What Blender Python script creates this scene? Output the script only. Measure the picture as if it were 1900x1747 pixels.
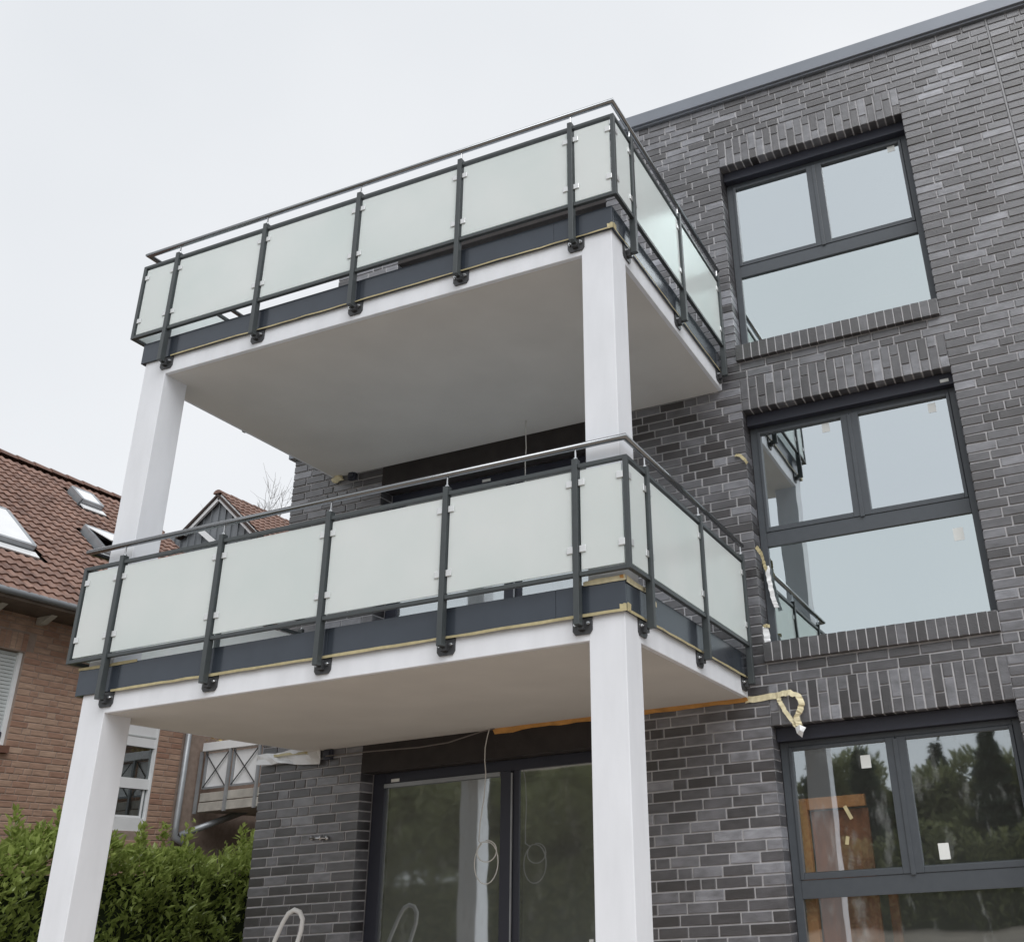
import bpy, bmesh, math, random
import numpy as np
from mathutils import Vector, Matrix

for o in list(bpy.data.objects):
    bpy.data.objects.remove(o)
sc = bpy.context.scene
COL = sc.collection
rnd = random.Random(7)

# ------------------------------------------------------------------ camera
CAM = Vector((2.387, -8.129, 1.014))
YAW, PITCH, ROLL = 0.350, 0.428, 0.058
cyw, syw = math.cos(YAW), math.sin(YAW)
cpt, spt = math.cos(PITCH), math.sin(PITCH)
crl, srl = math.cos(ROLL), math.sin(ROLL)
R0 = Vector((cyw, syw, 0)); F0 = Vector((-syw * cpt, cyw * cpt, spt)); U0 = Vector((syw * spt, -cyw * spt, cpt))
RV = R0 * crl - U0 * srl
UV = R0 * srl + U0 * crl
cam_d = bpy.data.cameras.new('camera')
cam = bpy.data.objects.new('camera', cam_d); COL.objects.link(cam)
cam.matrix_world = Matrix(((RV.x, UV.x, -F0.x, CAM.x), (RV.y, UV.y, -F0.y, CAM.y), (RV.z, UV.z, -F0.z, CAM.z), (0, 0, 0, 1)))
cam_d.sensor_fit = 'HORIZONTAL'; cam_d.sensor_width = 36.0
cam_d.lens = 36.0 * 1842.8 / 1900.0
cam_d.shift_x = (950 - 1240.2) / 1900.0
cam_d.shift_y = -(873.5 - 824.0) / 1900.0
cam_d.clip_start = 0.05; cam_d.clip_end = 600
sc.camera = cam

# ------------------------------------------------------------------ world, sun, exposure
SUN_EL, SUN_AZ = math.radians(50), math.radians(139)      # overcast: a broad bright patch behind the viewer
w = bpy.data.worlds.new('World'); sc.world = w; w.use_nodes = True
nt = w.node_tree; nt.nodes.clear()
out = nt.nodes.new('ShaderNodeOutputWorld'); bg = nt.nodes.new('ShaderNodeBackground')
sky = nt.nodes.new('ShaderNodeTexSky'); sky.sky_type = 'NISHITA'; sky.sun_disc = False
sky.sun_elevation = SUN_EL; sky.sun_rotation = SUN_AZ
tc = nt.nodes.new('ShaderNodeTexCoord'); nz = nt.nodes.new('ShaderNodeTexNoise')
nz.inputs['Scale'].default_value = 1.5; nz.inputs['Detail'].default_value = 4
cr = nt.nodes.new('ShaderNodeValToRGB')
cr.color_ramp.elements[0].position = .3; cr.color_ramp.elements[0].color = (6.35, 6.55, 6.8, 1)
cr.color_ramp.elements[1].position = .7; cr.color_ramp.elements[1].color = (7.35, 7.45, 7.6, 1)
mx = nt.nodes.new('ShaderNodeMix'); mx.data_type = 'RGBA'; mx.inputs[0].default_value = .95
nt.links.new(tc.outputs['Generated'], nz.inputs['Vector']); nt.links.new(nz.outputs['Fac'], cr.inputs['Fac'])
nt.links.new(sky.outputs[0], mx.inputs[6]); nt.links.new(cr.outputs[0], mx.inputs[7])
nt.links.new(mx.outputs[2], bg.inputs['Color']); bg.inputs['Strength'].default_value = .1
nt.links.new(bg.outputs[0], out.inputs['Surface'])
sd = bpy.data.lights.new('sun', 'SUN'); sd.energy = 1.5; sd.angle = math.radians(45); sd.color = (1, 1, 1)
sun = bpy.data.objects.new('sun', sd); COL.objects.link(sun)
sdir = Vector((math.cos(SUN_EL) * .65, -math.cos(SUN_EL) * .76, math.sin(SUN_EL)))
sun.rotation_euler = sdir.to_track_quat('Z', 'Y').to_euler(); sun.location = (8, -20, 20)
sc.view_settings.view_transform = 'Standard'; sc.view_settings.look = 'None'
sc.view_settings.exposure = 0.38; sc.view_settings.gamma = 1.0; sc.view_settings.use_curve_mapping = False
sc.render.engine = 'CYCLES'
sc.cycles.max_bounces = 8; sc.cycles.transparent_max_bounces = 12

# ------------------------------------------------------------------ materials
def mat(name, base, rough=.6, metal=0., spec=.5, var=.0, scale=8., bump=0., bscale=60., var_col=None, stretch=None):
    m = bpy.data.materials.new(name); m.use_nodes = True
    t = m.node_tree; b = t.nodes['Principled BSDF']
    b.inputs['Roughness'].default_value = rough; b.inputs['Metallic'].default_value = metal
    b.inputs['Specular IOR Level'].default_value = spec
    b.inputs['Base Color'].default_value = (*base, 1)
    co = t.nodes.new('ShaderNodeTexCoord'); vec = co.outputs['Object']
    if stretch:
        mp = t.nodes.new('ShaderNodeMapping'); mp.inputs['Scale'].default_value = stretch
        t.links.new(vec, mp.inputs['Vector']); vec = mp.outputs[0]
    if var > 0:
        n = t.nodes.new('ShaderNodeTexNoise'); n.inputs['Scale'].default_value = scale; n.inputs['Detail'].default_value = 5
        t.links.new(vec, n.inputs['Vector'])
        r = t.nodes.new('ShaderNodeValToRGB'); r.color_ramp.elements[0].position = .3; r.color_ramp.elements[1].position = .7
        lo = tuple(c * (1 - var) for c in base); hi = var_col if var_col else tuple(min(1, c * (1 + var)) for c in base)
        r.color_ramp.elements[0].color = (*lo, 1); r.color_ramp.elements[1].color = (*hi, 1)
        t.links.new(n.outputs['Fac'], r.inputs['Fac']); t.links.new(r.outputs[0], b.inputs['Base Color'])
    if bump > 0:
        n2 = t.nodes.new('ShaderNodeTexNoise'); n2.inputs['Scale'].default_value = bscale; n2.inputs['Detail'].default_value = 3
        t.links.new(vec, n2.inputs['Vector'])
        bp = t.nodes.new('ShaderNodeBump'); bp.inputs['Strength'].default_value = bump; bp.inputs['Distance'].default_value = .01
        t.links.new(n2.outputs['Fac'], bp.inputs['Height']); t.links.new(bp.outputs[0], b.inputs['Normal'])
    return m

def toned(name, lo, hi, attr=False, rough=.55, spec=.5, grain=.25, gscale=(6, 6, 40), bump=.25, ior=1.5):
    """colour between lo and hi by each piece's own tone: Object colour for single pieces, colour attribute for joined ones"""
    m = bpy.data.materials.new(name); m.use_nodes = True
    t = m.node_tree; b = t.nodes['Principled BSDF']
    b.inputs['Roughness'].default_value = rough; b.inputs['Specular IOR Level'].default_value = spec; b.inputs['IOR'].default_value = ior
    if attr:
        a = t.nodes.new('ShaderNodeAttribute'); a.attribute_name = 'tone'; src = a.outputs['Fac']
    else:
        a = t.nodes.new('ShaderNodeObjectInfo'); s = t.nodes.new('ShaderNodeSeparateColor')
        t.links.new(a.outputs['Color'], s.inputs[0]); src = s.outputs[0]
    r = t.nodes.new('ShaderNodeValToRGB')
    r.color_ramp.elements[0].color = (*lo, 1); r.color_ramp.elements[1].color = (*hi, 1)
    t.links.new(src, r.inputs['Fac'])
    g = t.nodes.new('ShaderNodeNewGeometry'); mp = t.nodes.new('ShaderNodeMapping'); mp.inputs['Scale'].default_value = gscale
    t.links.new(g.outputs['Position'], mp.inputs['Vector'])
    n = t.nodes.new('ShaderNodeTexNoise'); n.inputs['Scale'].default_value = 1.; n.inputs['Detail'].default_value = 5
    t.links.new(mp.outputs[0], n.inputs['Vector'])
    mr = t.nodes.new('ShaderNodeMapRange'); mr.inputs[1].default_value = .25; mr.inputs[2].default_value = .75
    mr.inputs[3].default_value = 1 - grain; mr.inputs[4].default_value = 1 + grain
    t.links.new(n.outputs['Fac'], mr.inputs[0])
    mu = t.nodes.new('ShaderNodeMix'); mu.data_type = 'RGBA'; mu.blend_type = 'MULTIPLY'; mu.inputs[0].default_value = 1
    t.links.new(r.outputs[0], mu.inputs[6]); t.links.new(mr.outputs[0], mu.inputs[7]); t.links.new(mu.outputs[2], b.inputs['Base Color'])
    if bump:
        n2 = t.nodes.new('ShaderNodeTexNoise'); n2.inputs['Scale'].default_value = 90; n2.inputs['Detail'].default_value = 3
        t.links.new(g.outputs['Position'], n2.inputs['Vector'])
        bp = t.nodes.new('ShaderNodeBump'); bp.inputs['Strength'].default_value = bump; bp.inputs['Distance'].default_value = .006
        t.links.new(n2.outputs['Fac'], bp.inputs['Height']); t.links.new(bp.outputs[0], b.inputs['Normal'])
    return m

def glass_mat(name, refl=.5, tint=(.86, .9, .88), smudge=0., rough=0., dust=0., refl_col=(.9, .97, 1)):
    m = bpy.data.materials.new(name); m.use_nodes = True
    t = m.node_tree; t.nodes.clear()
    o = t.nodes.new('ShaderNodeOutputMaterial'); mixs = t.nodes.new('ShaderNodeMixShader')
    tr = t.nodes.new('ShaderNodeBsdfTransparent'); tr.inputs[0].default_value = (*tint, 1)
    gl = t.nodes.new('ShaderNodeBsdfGlossy'); gl.inputs['Color'].default_value = (*refl_col, 1); gl.inputs['Roughness'].default_value = rough
    wp = t.nodes.new('ShaderNodeTexNoise'); wp.inputs['Scale'].default_value = 1.1; wg = t.nodes.new('ShaderNodeNewGeometry'); t.links.new(wg.outputs['Position'], wp.inputs['Vector'])
    wb_ = t.nodes.new('ShaderNodeBump'); wb_.inputs['Strength'].default_value = .06; wb_.inputs['Distance'].default_value = .05
    t.links.new(wp.outputs['Fac'], wb_.inputs['Height']); t.links.new(wb_.outputs[0], gl.inputs['Normal'])
    ge = t.nodes.new('ShaderNodeNewGeometry'); fr = t.nodes.new('ShaderNodeFresnel'); fr.inputs['IOR'].default_value = 1.5
    ma = t.nodes.new('ShaderNodeMath'); ma.operation = 'ADD'; ma.use_clamp = True; ma.inputs[1].default_value = refl - .04
    t.links.new(fr.outputs[0], ma.inputs[0])
    su = t.nodes.new('ShaderNodeMath'); su.operation = 'SUBTRACT'; su.use_clamp = True; su.inputs[0].default_value = 1
    t.links.new(ge.outputs['Backfacing'], su.inputs[1])
    mm = t.nodes.new('ShaderNodeMath'); mm.operation = 'MULTIPLY'
    t.links.new(ma.outputs[0], mm.inputs[0]); t.links.new(su.outputs[0], mm.inputs[1])
    t.links.new(mm.outputs[0], mixs.inputs[0]); t.links.new(tr.outputs[0], mixs.inputs[1]); t.links.new(gl.outputs[0], mixs.inputs[2])
    last = mixs
    if smudge:
        df = t.nodes.new('ShaderNodeBsdfDiffuse'); df.inputs[0].default_value = (.6, .62, .62, 1)
        co = t.nodes.new('ShaderNodeNewGeometry'); mp = t.nodes.new('ShaderNodeMapping'); mp.inputs['Scale'].default_value = (3.5, 1, 1.2)
        n = t.nodes.new('ShaderNodeTexNoise'); n.inputs['Scale'].default_value = 2.; n.inputs['Detail'].default_value = 8; n.inputs['Roughness'].default_value = .65
        t.links.new(co.outputs['Position'], mp.inputs[0]); t.links.new(mp.outputs[0], n.inputs['Vector'])
        r = t.nodes.new('ShaderNodeMapRange'); r.inputs[1].default_value = .55; r.inputs[2].default_value = .8; r.inputs[3].default_value = dust; r.inputs[4].default_value = smudge + dust
        t.links.new(n.outputs['Fac'], r.inputs[0])
        m2 = t.nodes.new('ShaderNodeMixShader'); t.links.new(r.outputs[0], m2.inputs[0]); t.links.new(mixs.outputs[0], m2.inputs[1]); t.links.new(df.outputs[0], m2.inputs[2]); last = m2
    t.links.new(last.outputs[0], o.inputs['Surface'])
    return m

def frosted():
    m = bpy.data.materials.new('frosted glass'); m.use_nodes = True
    t = m.node_tree; t.nodes.clear()
    o = t.nodes.new('ShaderNodeOutputMaterial')
    ge = t.nodes.new('ShaderNodeNewGeometry'); n = t.nodes.new('ShaderNodeTexNoise'); n.inputs['Scale'].default_value = 1.4; n.inputs['Detail'].default_value = 4
    t.links.new(ge.outputs['Position'], n.inputs['Vector'])
    r = t.nodes.new('ShaderNodeValToRGB'); r.color_ramp.elements[0].position = .3; r.color_ramp.elements[1].position = .7
    r.color_ramp.elements[0].color = (.85, .9, .89, 1); r.color_ramp.elements[1].color = (.945, .962, .958, 1)
    t.links.new(n.outputs['Fac'], r.inputs['Fac'])
    d = t.nodes.new('ShaderNodeBsdfDiffuse'); t.links.new(r.outputs[0], d.inputs[0])
    tl = t.nodes.new('ShaderNodeBsdfTranslucent'); tl.inputs[0].default_value = (.95, .98, .97, 1)
    rf = t.nodes.new('ShaderNodeBsdfRefraction'); rf.inputs['Color'].default_value = (.97, .99, .98, 1); rf.inputs['Roughness'].default_value = .45; rf.inputs['IOR'].default_value = 1.3
    gl = t.nodes.new('ShaderNodeBsdfGlossy'); gl.inputs['Roughness'].default_value = .2; gl.inputs['Color'].default_value = (.86, 1, .95, 1)
    a = t.nodes.new('ShaderNodeMixShader'); a.inputs[0].default_value = .3
    t.links.new(d.outputs[0], a.inputs[1]); t.links.new(tl.outputs[0], a.inputs[2])
    c = t.nodes.new('ShaderNodeMixShader'); c.inputs[0].default_value = .1
    t.links.new(a.outputs[0], c.inputs[1]); t.links.new(rf.outputs[0], c.inputs[2])
    fr = t.nodes.new('ShaderNodeFresnel'); fr.inputs[0].default_value = 1.2
    b = t.nodes.new('ShaderNodeMixShader'); t.links.new(fr.outputs[0], b.inputs[0]); t.links.new(c.outputs[0], b.inputs[1]); t.links.new(gl.outputs[0], b.inputs[2])
    t.links.new(b.outputs[0], o.inputs['Surface'])
    return m

def leaf_mat(name, lo, hi, rough=.4, trans=.25):
    m = bpy.data.materials.new(name); m.use_nodes = True
    t = m.node_tree; b = t.nodes['Principled BSDF']; b.inputs['Roughness'].default_value = rough
    a = t.nodes.new('ShaderNodeAttribute'); a.attribute_name = 'tone'
    r = t.nodes.new('ShaderNodeValToRGB'); r.color_ramp.elements[0].color = (*lo, 1); r.color_ramp.elements[1].color = (*hi, 1)
    t.links.new(a.outputs['Fac'], r.inputs['Fac']); t.links.new(r.outputs[0], b.inputs['Base Color'])
    tl = t.nodes.new('ShaderNodeBsdfTranslucent'); t.links.new(r.outputs[0], tl.inputs[0])
    mxs = t.nodes.new('ShaderNodeMixShader'); mxs.inputs[0].default_value = trans
    o = t.nodes['Material Output']
    t.links.new(b.outputs[0], mxs.inputs[1]); t.links.new(tl.outputs[0], mxs.inputs[2]); t.links.new(mxs.outputs[0], o.inputs['Surface'])
    return m

M = dict(
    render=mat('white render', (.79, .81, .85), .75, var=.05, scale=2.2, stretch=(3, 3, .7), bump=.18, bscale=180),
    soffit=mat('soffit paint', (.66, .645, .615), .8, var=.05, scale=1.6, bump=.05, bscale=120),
    rail=mat('anthracite powder coat', (.055, .064, .067), .38, var=.06, scale=20),
    frame=mat('anthracite window frame', (.075, .085, .097), .36, var=.05, scale=15),
    fascia=mat('anthracite sheet metal', (.052, .063, .08), .18, metal=.2, var=.08, scale=4),
    coping=mat('grey coping metal', (.22, .238, .27), .4, metal=.3, var=.05, scale=2),
    steel=mat('stainless steel', (.62, .63, .64), .22, metal=1.),
    handrail=mat('satin handrail', (.3, .31, .32), .2, metal=1.),
    clamp=mat('brushed clamp', (.72, .73, .73), .35, metal=.6),
    bracket=mat('dark bracket steel', (.06, .062, .066), .4, metal=.2),
    mortar=mat('grey mortar', (.53, .525, .54), .9, var=.12, scale=9, bump=.3, bscale=150),
    frosted=frosted(),
    glass=glass_mat('coated window glass', .66), glass_low=glass_mat('laminated lower glass', .66, refl_col=(.88, .965, .975)),
    glass2=glass_mat('coated door glass', .58, (.92, .94, .92), smudge=.14, rough=.035, dust=.1),
    glass3=glass_mat('dusty window glass', .43, (.95, .96, .95), smudge=.28, rough=.02, dust=.02),
    oldglass=glass_mat('old window glass', .2, (.5, .52, .5)),
    inner=mat('bare plaster', (.62, .61, .58), .9, var=.1, scale=2),
    dark=mat('dark box cover', (.035, .038, .055), .45),
    shade_sheet=mat('brown lintel membrane', (.026, .021, .02), .7, var=.3, scale=5, bump=.3, bscale=20),  # near-black brown: carries the deep shade over the doors
    sealant=mat('sealant', (.36, .36, .37), .8),
    tape=mat('yellow masking tape', (.5, .435, .25), .6, var=.15, scale=25),
    paper=mat('pale tape', (.7, .63, .42), .6, var=.12, scale=25),
    foam=mat('orange sealing strip', (.58, .29, .08), .7, var=.25, scale=9),
    film=mat('plastic film', (.75, .76, .77), .3, var=.06, scale=12),
    sticker=mat('white sticker', (.82, .84, .82), .5),
    greycable=mat('grey cable', (.16, .14, .13), .6),
    cable=mat('white cable', (.72, .71, .68), .5),
    tube=mat('white tube', (.78, .78, .77), .45),
    wood=mat('orange varnished wood', (.85, .42, .17), .45, var=.1, scale=3, stretch=(8, 8, 1)),
    woodd=mat('brown varnished wood', (.42, .17, .08), .45, var=.25, scale=3, stretch=(8, 8, 1)),
    soil=mat('bare soil', (.155, .13, .1), .95, var=.3, scale=.8, bump=.5, bscale=6),
    concrete=mat('weathered concrete', (.42, .4, .36), .85, var=.25, scale=5, bump=.2, bscale=60),
    white=mat('white paint', (.78, .79, .8), .5, var=.03, scale=5),
    zinc=mat('zinc', (.36, .38, .4), .45, metal=.4, var=.1, scale=5),
    clad=mat('zinc cladding', (.2, .215, .23), .5, metal=.3, var=.1, scale=3),
    soffitwood=mat('eaves boarding', (.11, .085, .065), .7, var=.2, scale=6),
    housemortar=mat('house mortar', (.31, .24, .2), .9, var=.15, scale=12),
    shutter=mat('grey shutter', (.55, .58, .58), .5, var=.04, scale=5),
    tilebase=mat('roof underlay', (.05, .035, .03), .9),
    bark=mat('bark', (.1, .085, .07), .9, var=.3, scale=15, bump=.4, bscale=30),
    curtain=mat('net curtain', (.45, .46, .46), .8, var=.2, scale=3, stretch=(1, 14, .6)),
    brick=toned('brick single', (.017, .0135, .0145), (.27, .275, .305), rough=.36, spec=.8, grain=.45, gscale=(7, 7, 16), ior=1.68, bump=.5),
    brick_all=toned('brick joined', (.017, .0135, .0145), (.27, .275, .305), attr=True, rough=.36, spec=.8, grain=.45, gscale=(7, 7, 16), ior=1.68, bump=.5),
    hbrick=toned('house brick', (.31, .18, .13), (.43, .3, .225), rough=.85, spec=.2),
    hbrick_all=toned('house brick joined', (.31, .18, .13), (.43, .3, .225), attr=True, rough=.85, spec=.2),
    tile=toned('roof tile', (.125, .067, .05), (.26, .155, .118), rough=.5, spec=.4, gscale=(7, 7, 7), bump=.1),
    tile_all=toned('roof tile joined', (.125, .067, .05), (.26, .155, .118), attr=True, rough=.5, spec=.4, gscale=(7, 7, 7), bump=.1),
    hedge=leaf_mat('laurel leaf', (.15, .205, .045), (.52, .62, .2), .25, .45),
    spruce=leaf_mat('spruce needles', (.03, .045, .03), (.08, .11, .06), .7, .2),
    broad=leaf_mat('broad leaves', (.14, .16, .065), (.29, .3, .14), .7, .3),
)

# ------------------------------------------------------------------ helpers
def tag(o, label=None, cat=None, group=None, kind=None):
    if label: o['label'] = label
    if cat: o['category'] = cat
    if group: o['group'] = group
    if kind: o['kind'] = kind
    return o

def empty(name, loc=(0, 0, 0)):
    o = bpy.data.objects.new(name, None); COL.objects.link(o); o.location = loc
    o.empty_display_size = .1
    return o

def link(name, me, m=None, parent=None, loc=None):
    if m is not None and not me.materials: me.materials.append(m)
    o = bpy.data.objects.new(name, me); COL.objects.link(o)
    if parent is not None:
        o.parent = parent
    if loc is not None: o.location = loc
    return o

class MB:
    """collects shapes in world coordinates; build() makes ONE mesh object"""
    def __init__(s): s.v = []; s.f = []
    def add(s, vs, fs):
        k = len(s.v); s.v += [tuple(v) for v in vs]; s.f += [tuple(i + k for i in f) for f in fs]; return s
    def box(s, x0, x1, y0, y1, z0, z1, bev=0.):
        if bev <= 0:
            return s.add([(x0, y0, z0), (x1, y0, z0), (x1, y1, z0), (x0, y1, z0), (x0, y0, z1), (x1, y0, z1), (x1, y1, z1), (x0, y1, z1)],
                         [(0, 3, 2, 1), (4, 5, 6, 7), (0, 1, 5, 4), (1, 2, 6, 5), (2, 3, 7, 6), (3, 0, 4, 7)])
        bm = bmesh.new(); bmesh.ops.create_cube(bm, size=1)
        for v in bm.verts: v.co = Vector(((x0 + x1) / 2 + v.co.x * (x1 - x0), (y0 + y1) / 2 + v.co.y * (y1 - y0), (z0 + z1) / 2 + v.co.z * (z1 - z0)))
        bmesh.ops.bevel(bm, geom=bm.edges[:], offset=bev, segments=2, affect='EDGES', profile=.5)
        bm.verts.ensure_lookup_table(); bm.verts.index_update()
        s.add([v.co[:] for v in bm.verts], [[v.index for v in f.verts] for f in bm.faces]); bm.free(); return s
    def beam(s, a, b, w, h, up=(0, 0, 1)):
        a = Vector(a); b = Vector(b); d = (b - a).normalized(); u = Vector(up)
        r = d.cross(u).normalized() * w / 2; u = r.cross(d).normalized() * h / 2
        vs = [p + sx * r + sz * u for p in (a, b) for sx, sz in ((-1, -1), (1, -1), (1, 1), (-1, 1))]
        return s.add(vs, [(0, 1, 2, 3), (7, 6, 5, 4), (0, 4, 5, 1), (1, 5, 6, 2), (2, 6, 7, 3), (3, 7, 4, 0)])
    def tube(s, pts, r, n=8, caps=True, level=False):
        P = [Vector(p) for p in pts]; k0 = len(s.v); N = len(P)
        rr = r if isinstance(r, (list, tuple)) else [r] * N
        T = [((P[min(i + 1, N - 1)] - P[i]).normalized() + (P[i] - P[max(i - 1, 0)]).normalized()).normalized() for i in range(N)]
        ref = Vector((0, 0, 1)) if abs(T[0].z) < .9 else Vector((1, 0, 0))
        a = T[0].cross(ref).normalized()
        for i in range(N):
            a = T[i].cross(Vector((0, 0, 1))).normalized() if level else (a - T[i] * a.dot(T[i])).normalized()
            b = T[i].cross(a)
            seg = (P[i] - P[i - 1]).normalized() if i else T[0]
            k = 1 / max(.5, T[i].dot(seg))
            side = Vector((0, 0, 0))
            if 0 < i < N - 1:
                q = (P[i + 1] - P[i]).normalized() - seg
                if q.length > .3: side = q.normalized()
            for j in range(n):
                t = 2 * math.pi * j / n; d = (a * math.cos(t) + b * math.sin(t)) * rr[i]
                if side.length: d += side * d.dot(side) * (k - 1)
                s.v.append(tuple(P[i] + d))
        for i in range(N - 1):
            for j in range(n):
                q = k0 + i * n; s.f.append((q + j, q + (j + 1) % n, q + n + (j + 1) % n, q + n + j))
        if caps:
            s.f.append(tuple(k0 + j for j in range(n))[::-1]); s.f.append(tuple(k0 + (N - 1) * n + j for j in range(n)))
        return s
    def prism(s, poly, y0, y1):
        """polygon in XZ, extruded along Y"""
        n = len(poly); vs = [(x, y0, z) for x, z in poly] + [(x, y1, z) for x, z in poly]
        return s.add(vs, [tuple(range(n)), tuple(range(2 * n - 1, n - 1, -1))] + [(i, n + i, n + (i + 1) % n, (i + 1) % n) for i in range(n)])
    def build(s, name, m, parent=None, origin=None, smooth=False):
        o3 = Vector(origin) if origin is not None else Vector((0, 0, 0))
        if parent is not None and origin is None: o3 = Vector((0, 0, 0))
        me = bpy.data.meshes.new(name)
        base = wpos(parent)
        me.from_pydata([tuple(Vector(v) - base - (o3 if origin is not None else Vector((0, 0, 0)))) for v in s.v], [], s.f)
        bm = bmesh.new(); bm.from_mesh(me); bmesh.ops.recalc_face_normals(bm, faces=bm.faces[:]); bm.to_mesh(me); bm.free()
        if smooth: me.shade_smooth()
        ob = link(name, me, m, parent)
        if origin is not None: ob.location = o3
        return ob

def wpos(o):
    p = Vector((0, 0, 0))
    while o is not None:
        p += o.location; o = o.parent
    return p

def tri_cards(V, F, tones, name, m, parent=None):
    me = bpy.data.meshes.new(name); me.from_pydata(V, [], F)
    a = me.attributes.new('tone', 'FLOAT', 'FACE'); a.data.foreach_set('value', np.asarray(tones, dtype=np.float32))
    return link(name, me, m, parent)

# ================================================================== SETTING
g = MB()
g.add([(-150, -150, -.55), (150, -150, -.55), (150, 150, -.55), (-150, 150, -.55)], [(0, 1, 2, 3)])
tag(g.build('ground', M['soil']), kind='structure')
sb = MB(); sb.add([(-7.2, -7.6, -.546), (8, -7.6, -.546), (8, .3, -.546), (-7.2, .3, -.546)], [(0, 1, 2, 3)])  # unseen sand, added to bounce warm light onto the lower soffit
tag(sb.build('bounce_sand', mat('bounce sand', (.4, .335, .28), .95, var=.15, scale=1.5, bump=.4, bscale=30)), kind='structure')

# ================================================================== APARTMENT BUILDING
C = .085                                   # brick course
WT = [8.03, 5.14, 2.25]                    # window heads
XL, XR = .175, 2.10
DL, DR = -3.87, -1.15
XLEFT, XTOPLEFT, XRIGHT = -5.07, -4.72, 6.0
ZB, ZT = -.555, 8.88
bld = tag(empty('apartment_building', (-1, 2, -.55)), 'dark grey brick apartment block with anthracite windows behind the white balconies', 'building')
HOLES = [(XL, XR, t - 2.205, t) for t in WT] + [(DL, DR, t - 2.4 if i == 2 else t - 2.3, t) for i, t in enumerate(WT)]
HOLES[5] = (DL, DR, -.3, 2.25)

def grid_wall(y0, y1, ins):
    """mortar bed: front at y0 with openings, cut as a grid"""
    m = MB()
    xs = sorted({XLEFT + .006, XTOPLEFT + .006, XRIGHT} | {h[0] - ins for h in HOLES} | {h[1] + ins for h in HOLES})
    zs = sorted({ZB, 5.735, ZT} | {h[2] - ins for h in HOLES} | {h[3] + ins for h in HOLES})
    solid = {}
    for i in range(len(xs) - 1):
        for j in range(len(zs) - 1):
            x, z = (xs[i] + xs[i + 1]) / 2, (zs[j] + zs[j + 1]) / 2
            s_ = not any(h[0] - ins < x < h[1] + ins and h[2] - ins < z < h[3] + ins for h in HOLES)
            if x < XTOPLEFT and z > 5.735: s_ = False
            solid[i, j] = s_
    for (i, j), s_ in solid.items():
        if not s_: continue
        x0, x1, z0, z1 = xs[i], xs[i + 1], zs[j], zs[j + 1]
        m.add([(x0, y0, z0), (x1, y0, z0), (x1, y0, z1), (x0, y0, z1)], [(0, 1, 2, 3)])
        m.add([(x0, y1, z0), (x1, y1, z0), (x1, y1, z1), (x0, y1, z1)], [(0, 3, 2, 1)])
        for di, dj, q in ((-1, 0, [(x0, y0, z0), (x0, y0, z1), (x0, y1, z1), (x0, y1, z0)]), (1, 0, [(x1, y0, z0), (x1, y1, z0), (x1, y1, z1), (x1, y0, z1)]),
                          (0, -1, [(x0, y0, z0), (x0, y1, z0), (x1, y1, z0), (x1, y0, z0)]), (0, 1, [(x0, y0, z1), (x1, y0, z1), (x1, y1, z1), (x0, y1, z1)])):
            if not solid.get((i + di, j + dj), False): m.add(q, [(0, 1, 2, 3)])
    return m
wallmb = grid_wall(.0105, .36, .008)
# other outer faces of the block: left flank, right flank, back, roof deck
wallmb.box(XLEFT + .006, XLEFT + .3, .36, 9, ZB, 5.735); wallmb.box(XTOPLEFT + .006, XTOPLEFT + .3, .36, 9, 5.735, ZT)
wallmb.box(XRIGHT - .3, XRIGHT, .36, 9, ZB, ZT); wallmb.box(XLEFT + .3, XRIGHT - .3, 8.7, 9, ZB, ZT)
for t in WT: wallmb.box(XL + .003, XR - .003, -.0445, .19, t - 2.367, t - 2.212)
wall = wallmb.build('wall', M['mortar'], bld)
inn = MB()
for z in (-.45, 2.52, 5.42, 8.6): inn.box(XLEFT + .31, XRIGHT - .31, .37, 8.69, z, z + .25)
for z0, z1 in ((-.2, 2.52), (2.77, 5.42), (5.67, 8.6)):
    inn.box(XLEFT + .31, XRIGHT - .31, 4.2, 4.35, z0, z1); inn.box(-.75, -.6, .37, 4.2, z0, z1); inn.box(2.9, 3.05, .37, 4.2, z0, z1)
    inn.box(XLEFT + .31, XLEFT + .4, .37, 4.2, z0, z1)
inn.build('inner_wall', M['inner'], bld)
cp = MB()
cp.box(XTOPLEFT - .05, XRIGHT + .05, -.055, .42, 8.905, 9.06, .004); cp.box(XTOPLEFT - .02, XRIGHT + .02, -.03, .4, 8.8805, 8.904)
cp.build('coping', M['coping'], bld)
MB().box(XLEFT - .06, XTOPLEFT - .004, -.05, .42, 5.737, 5.79, .004).build('ledge_cap', M['coping'], bld)
MB().box(3.064, 3.078, .001, .0085, ZB, ZT).build('expansion_joint', M['sealant'], bld)

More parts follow.
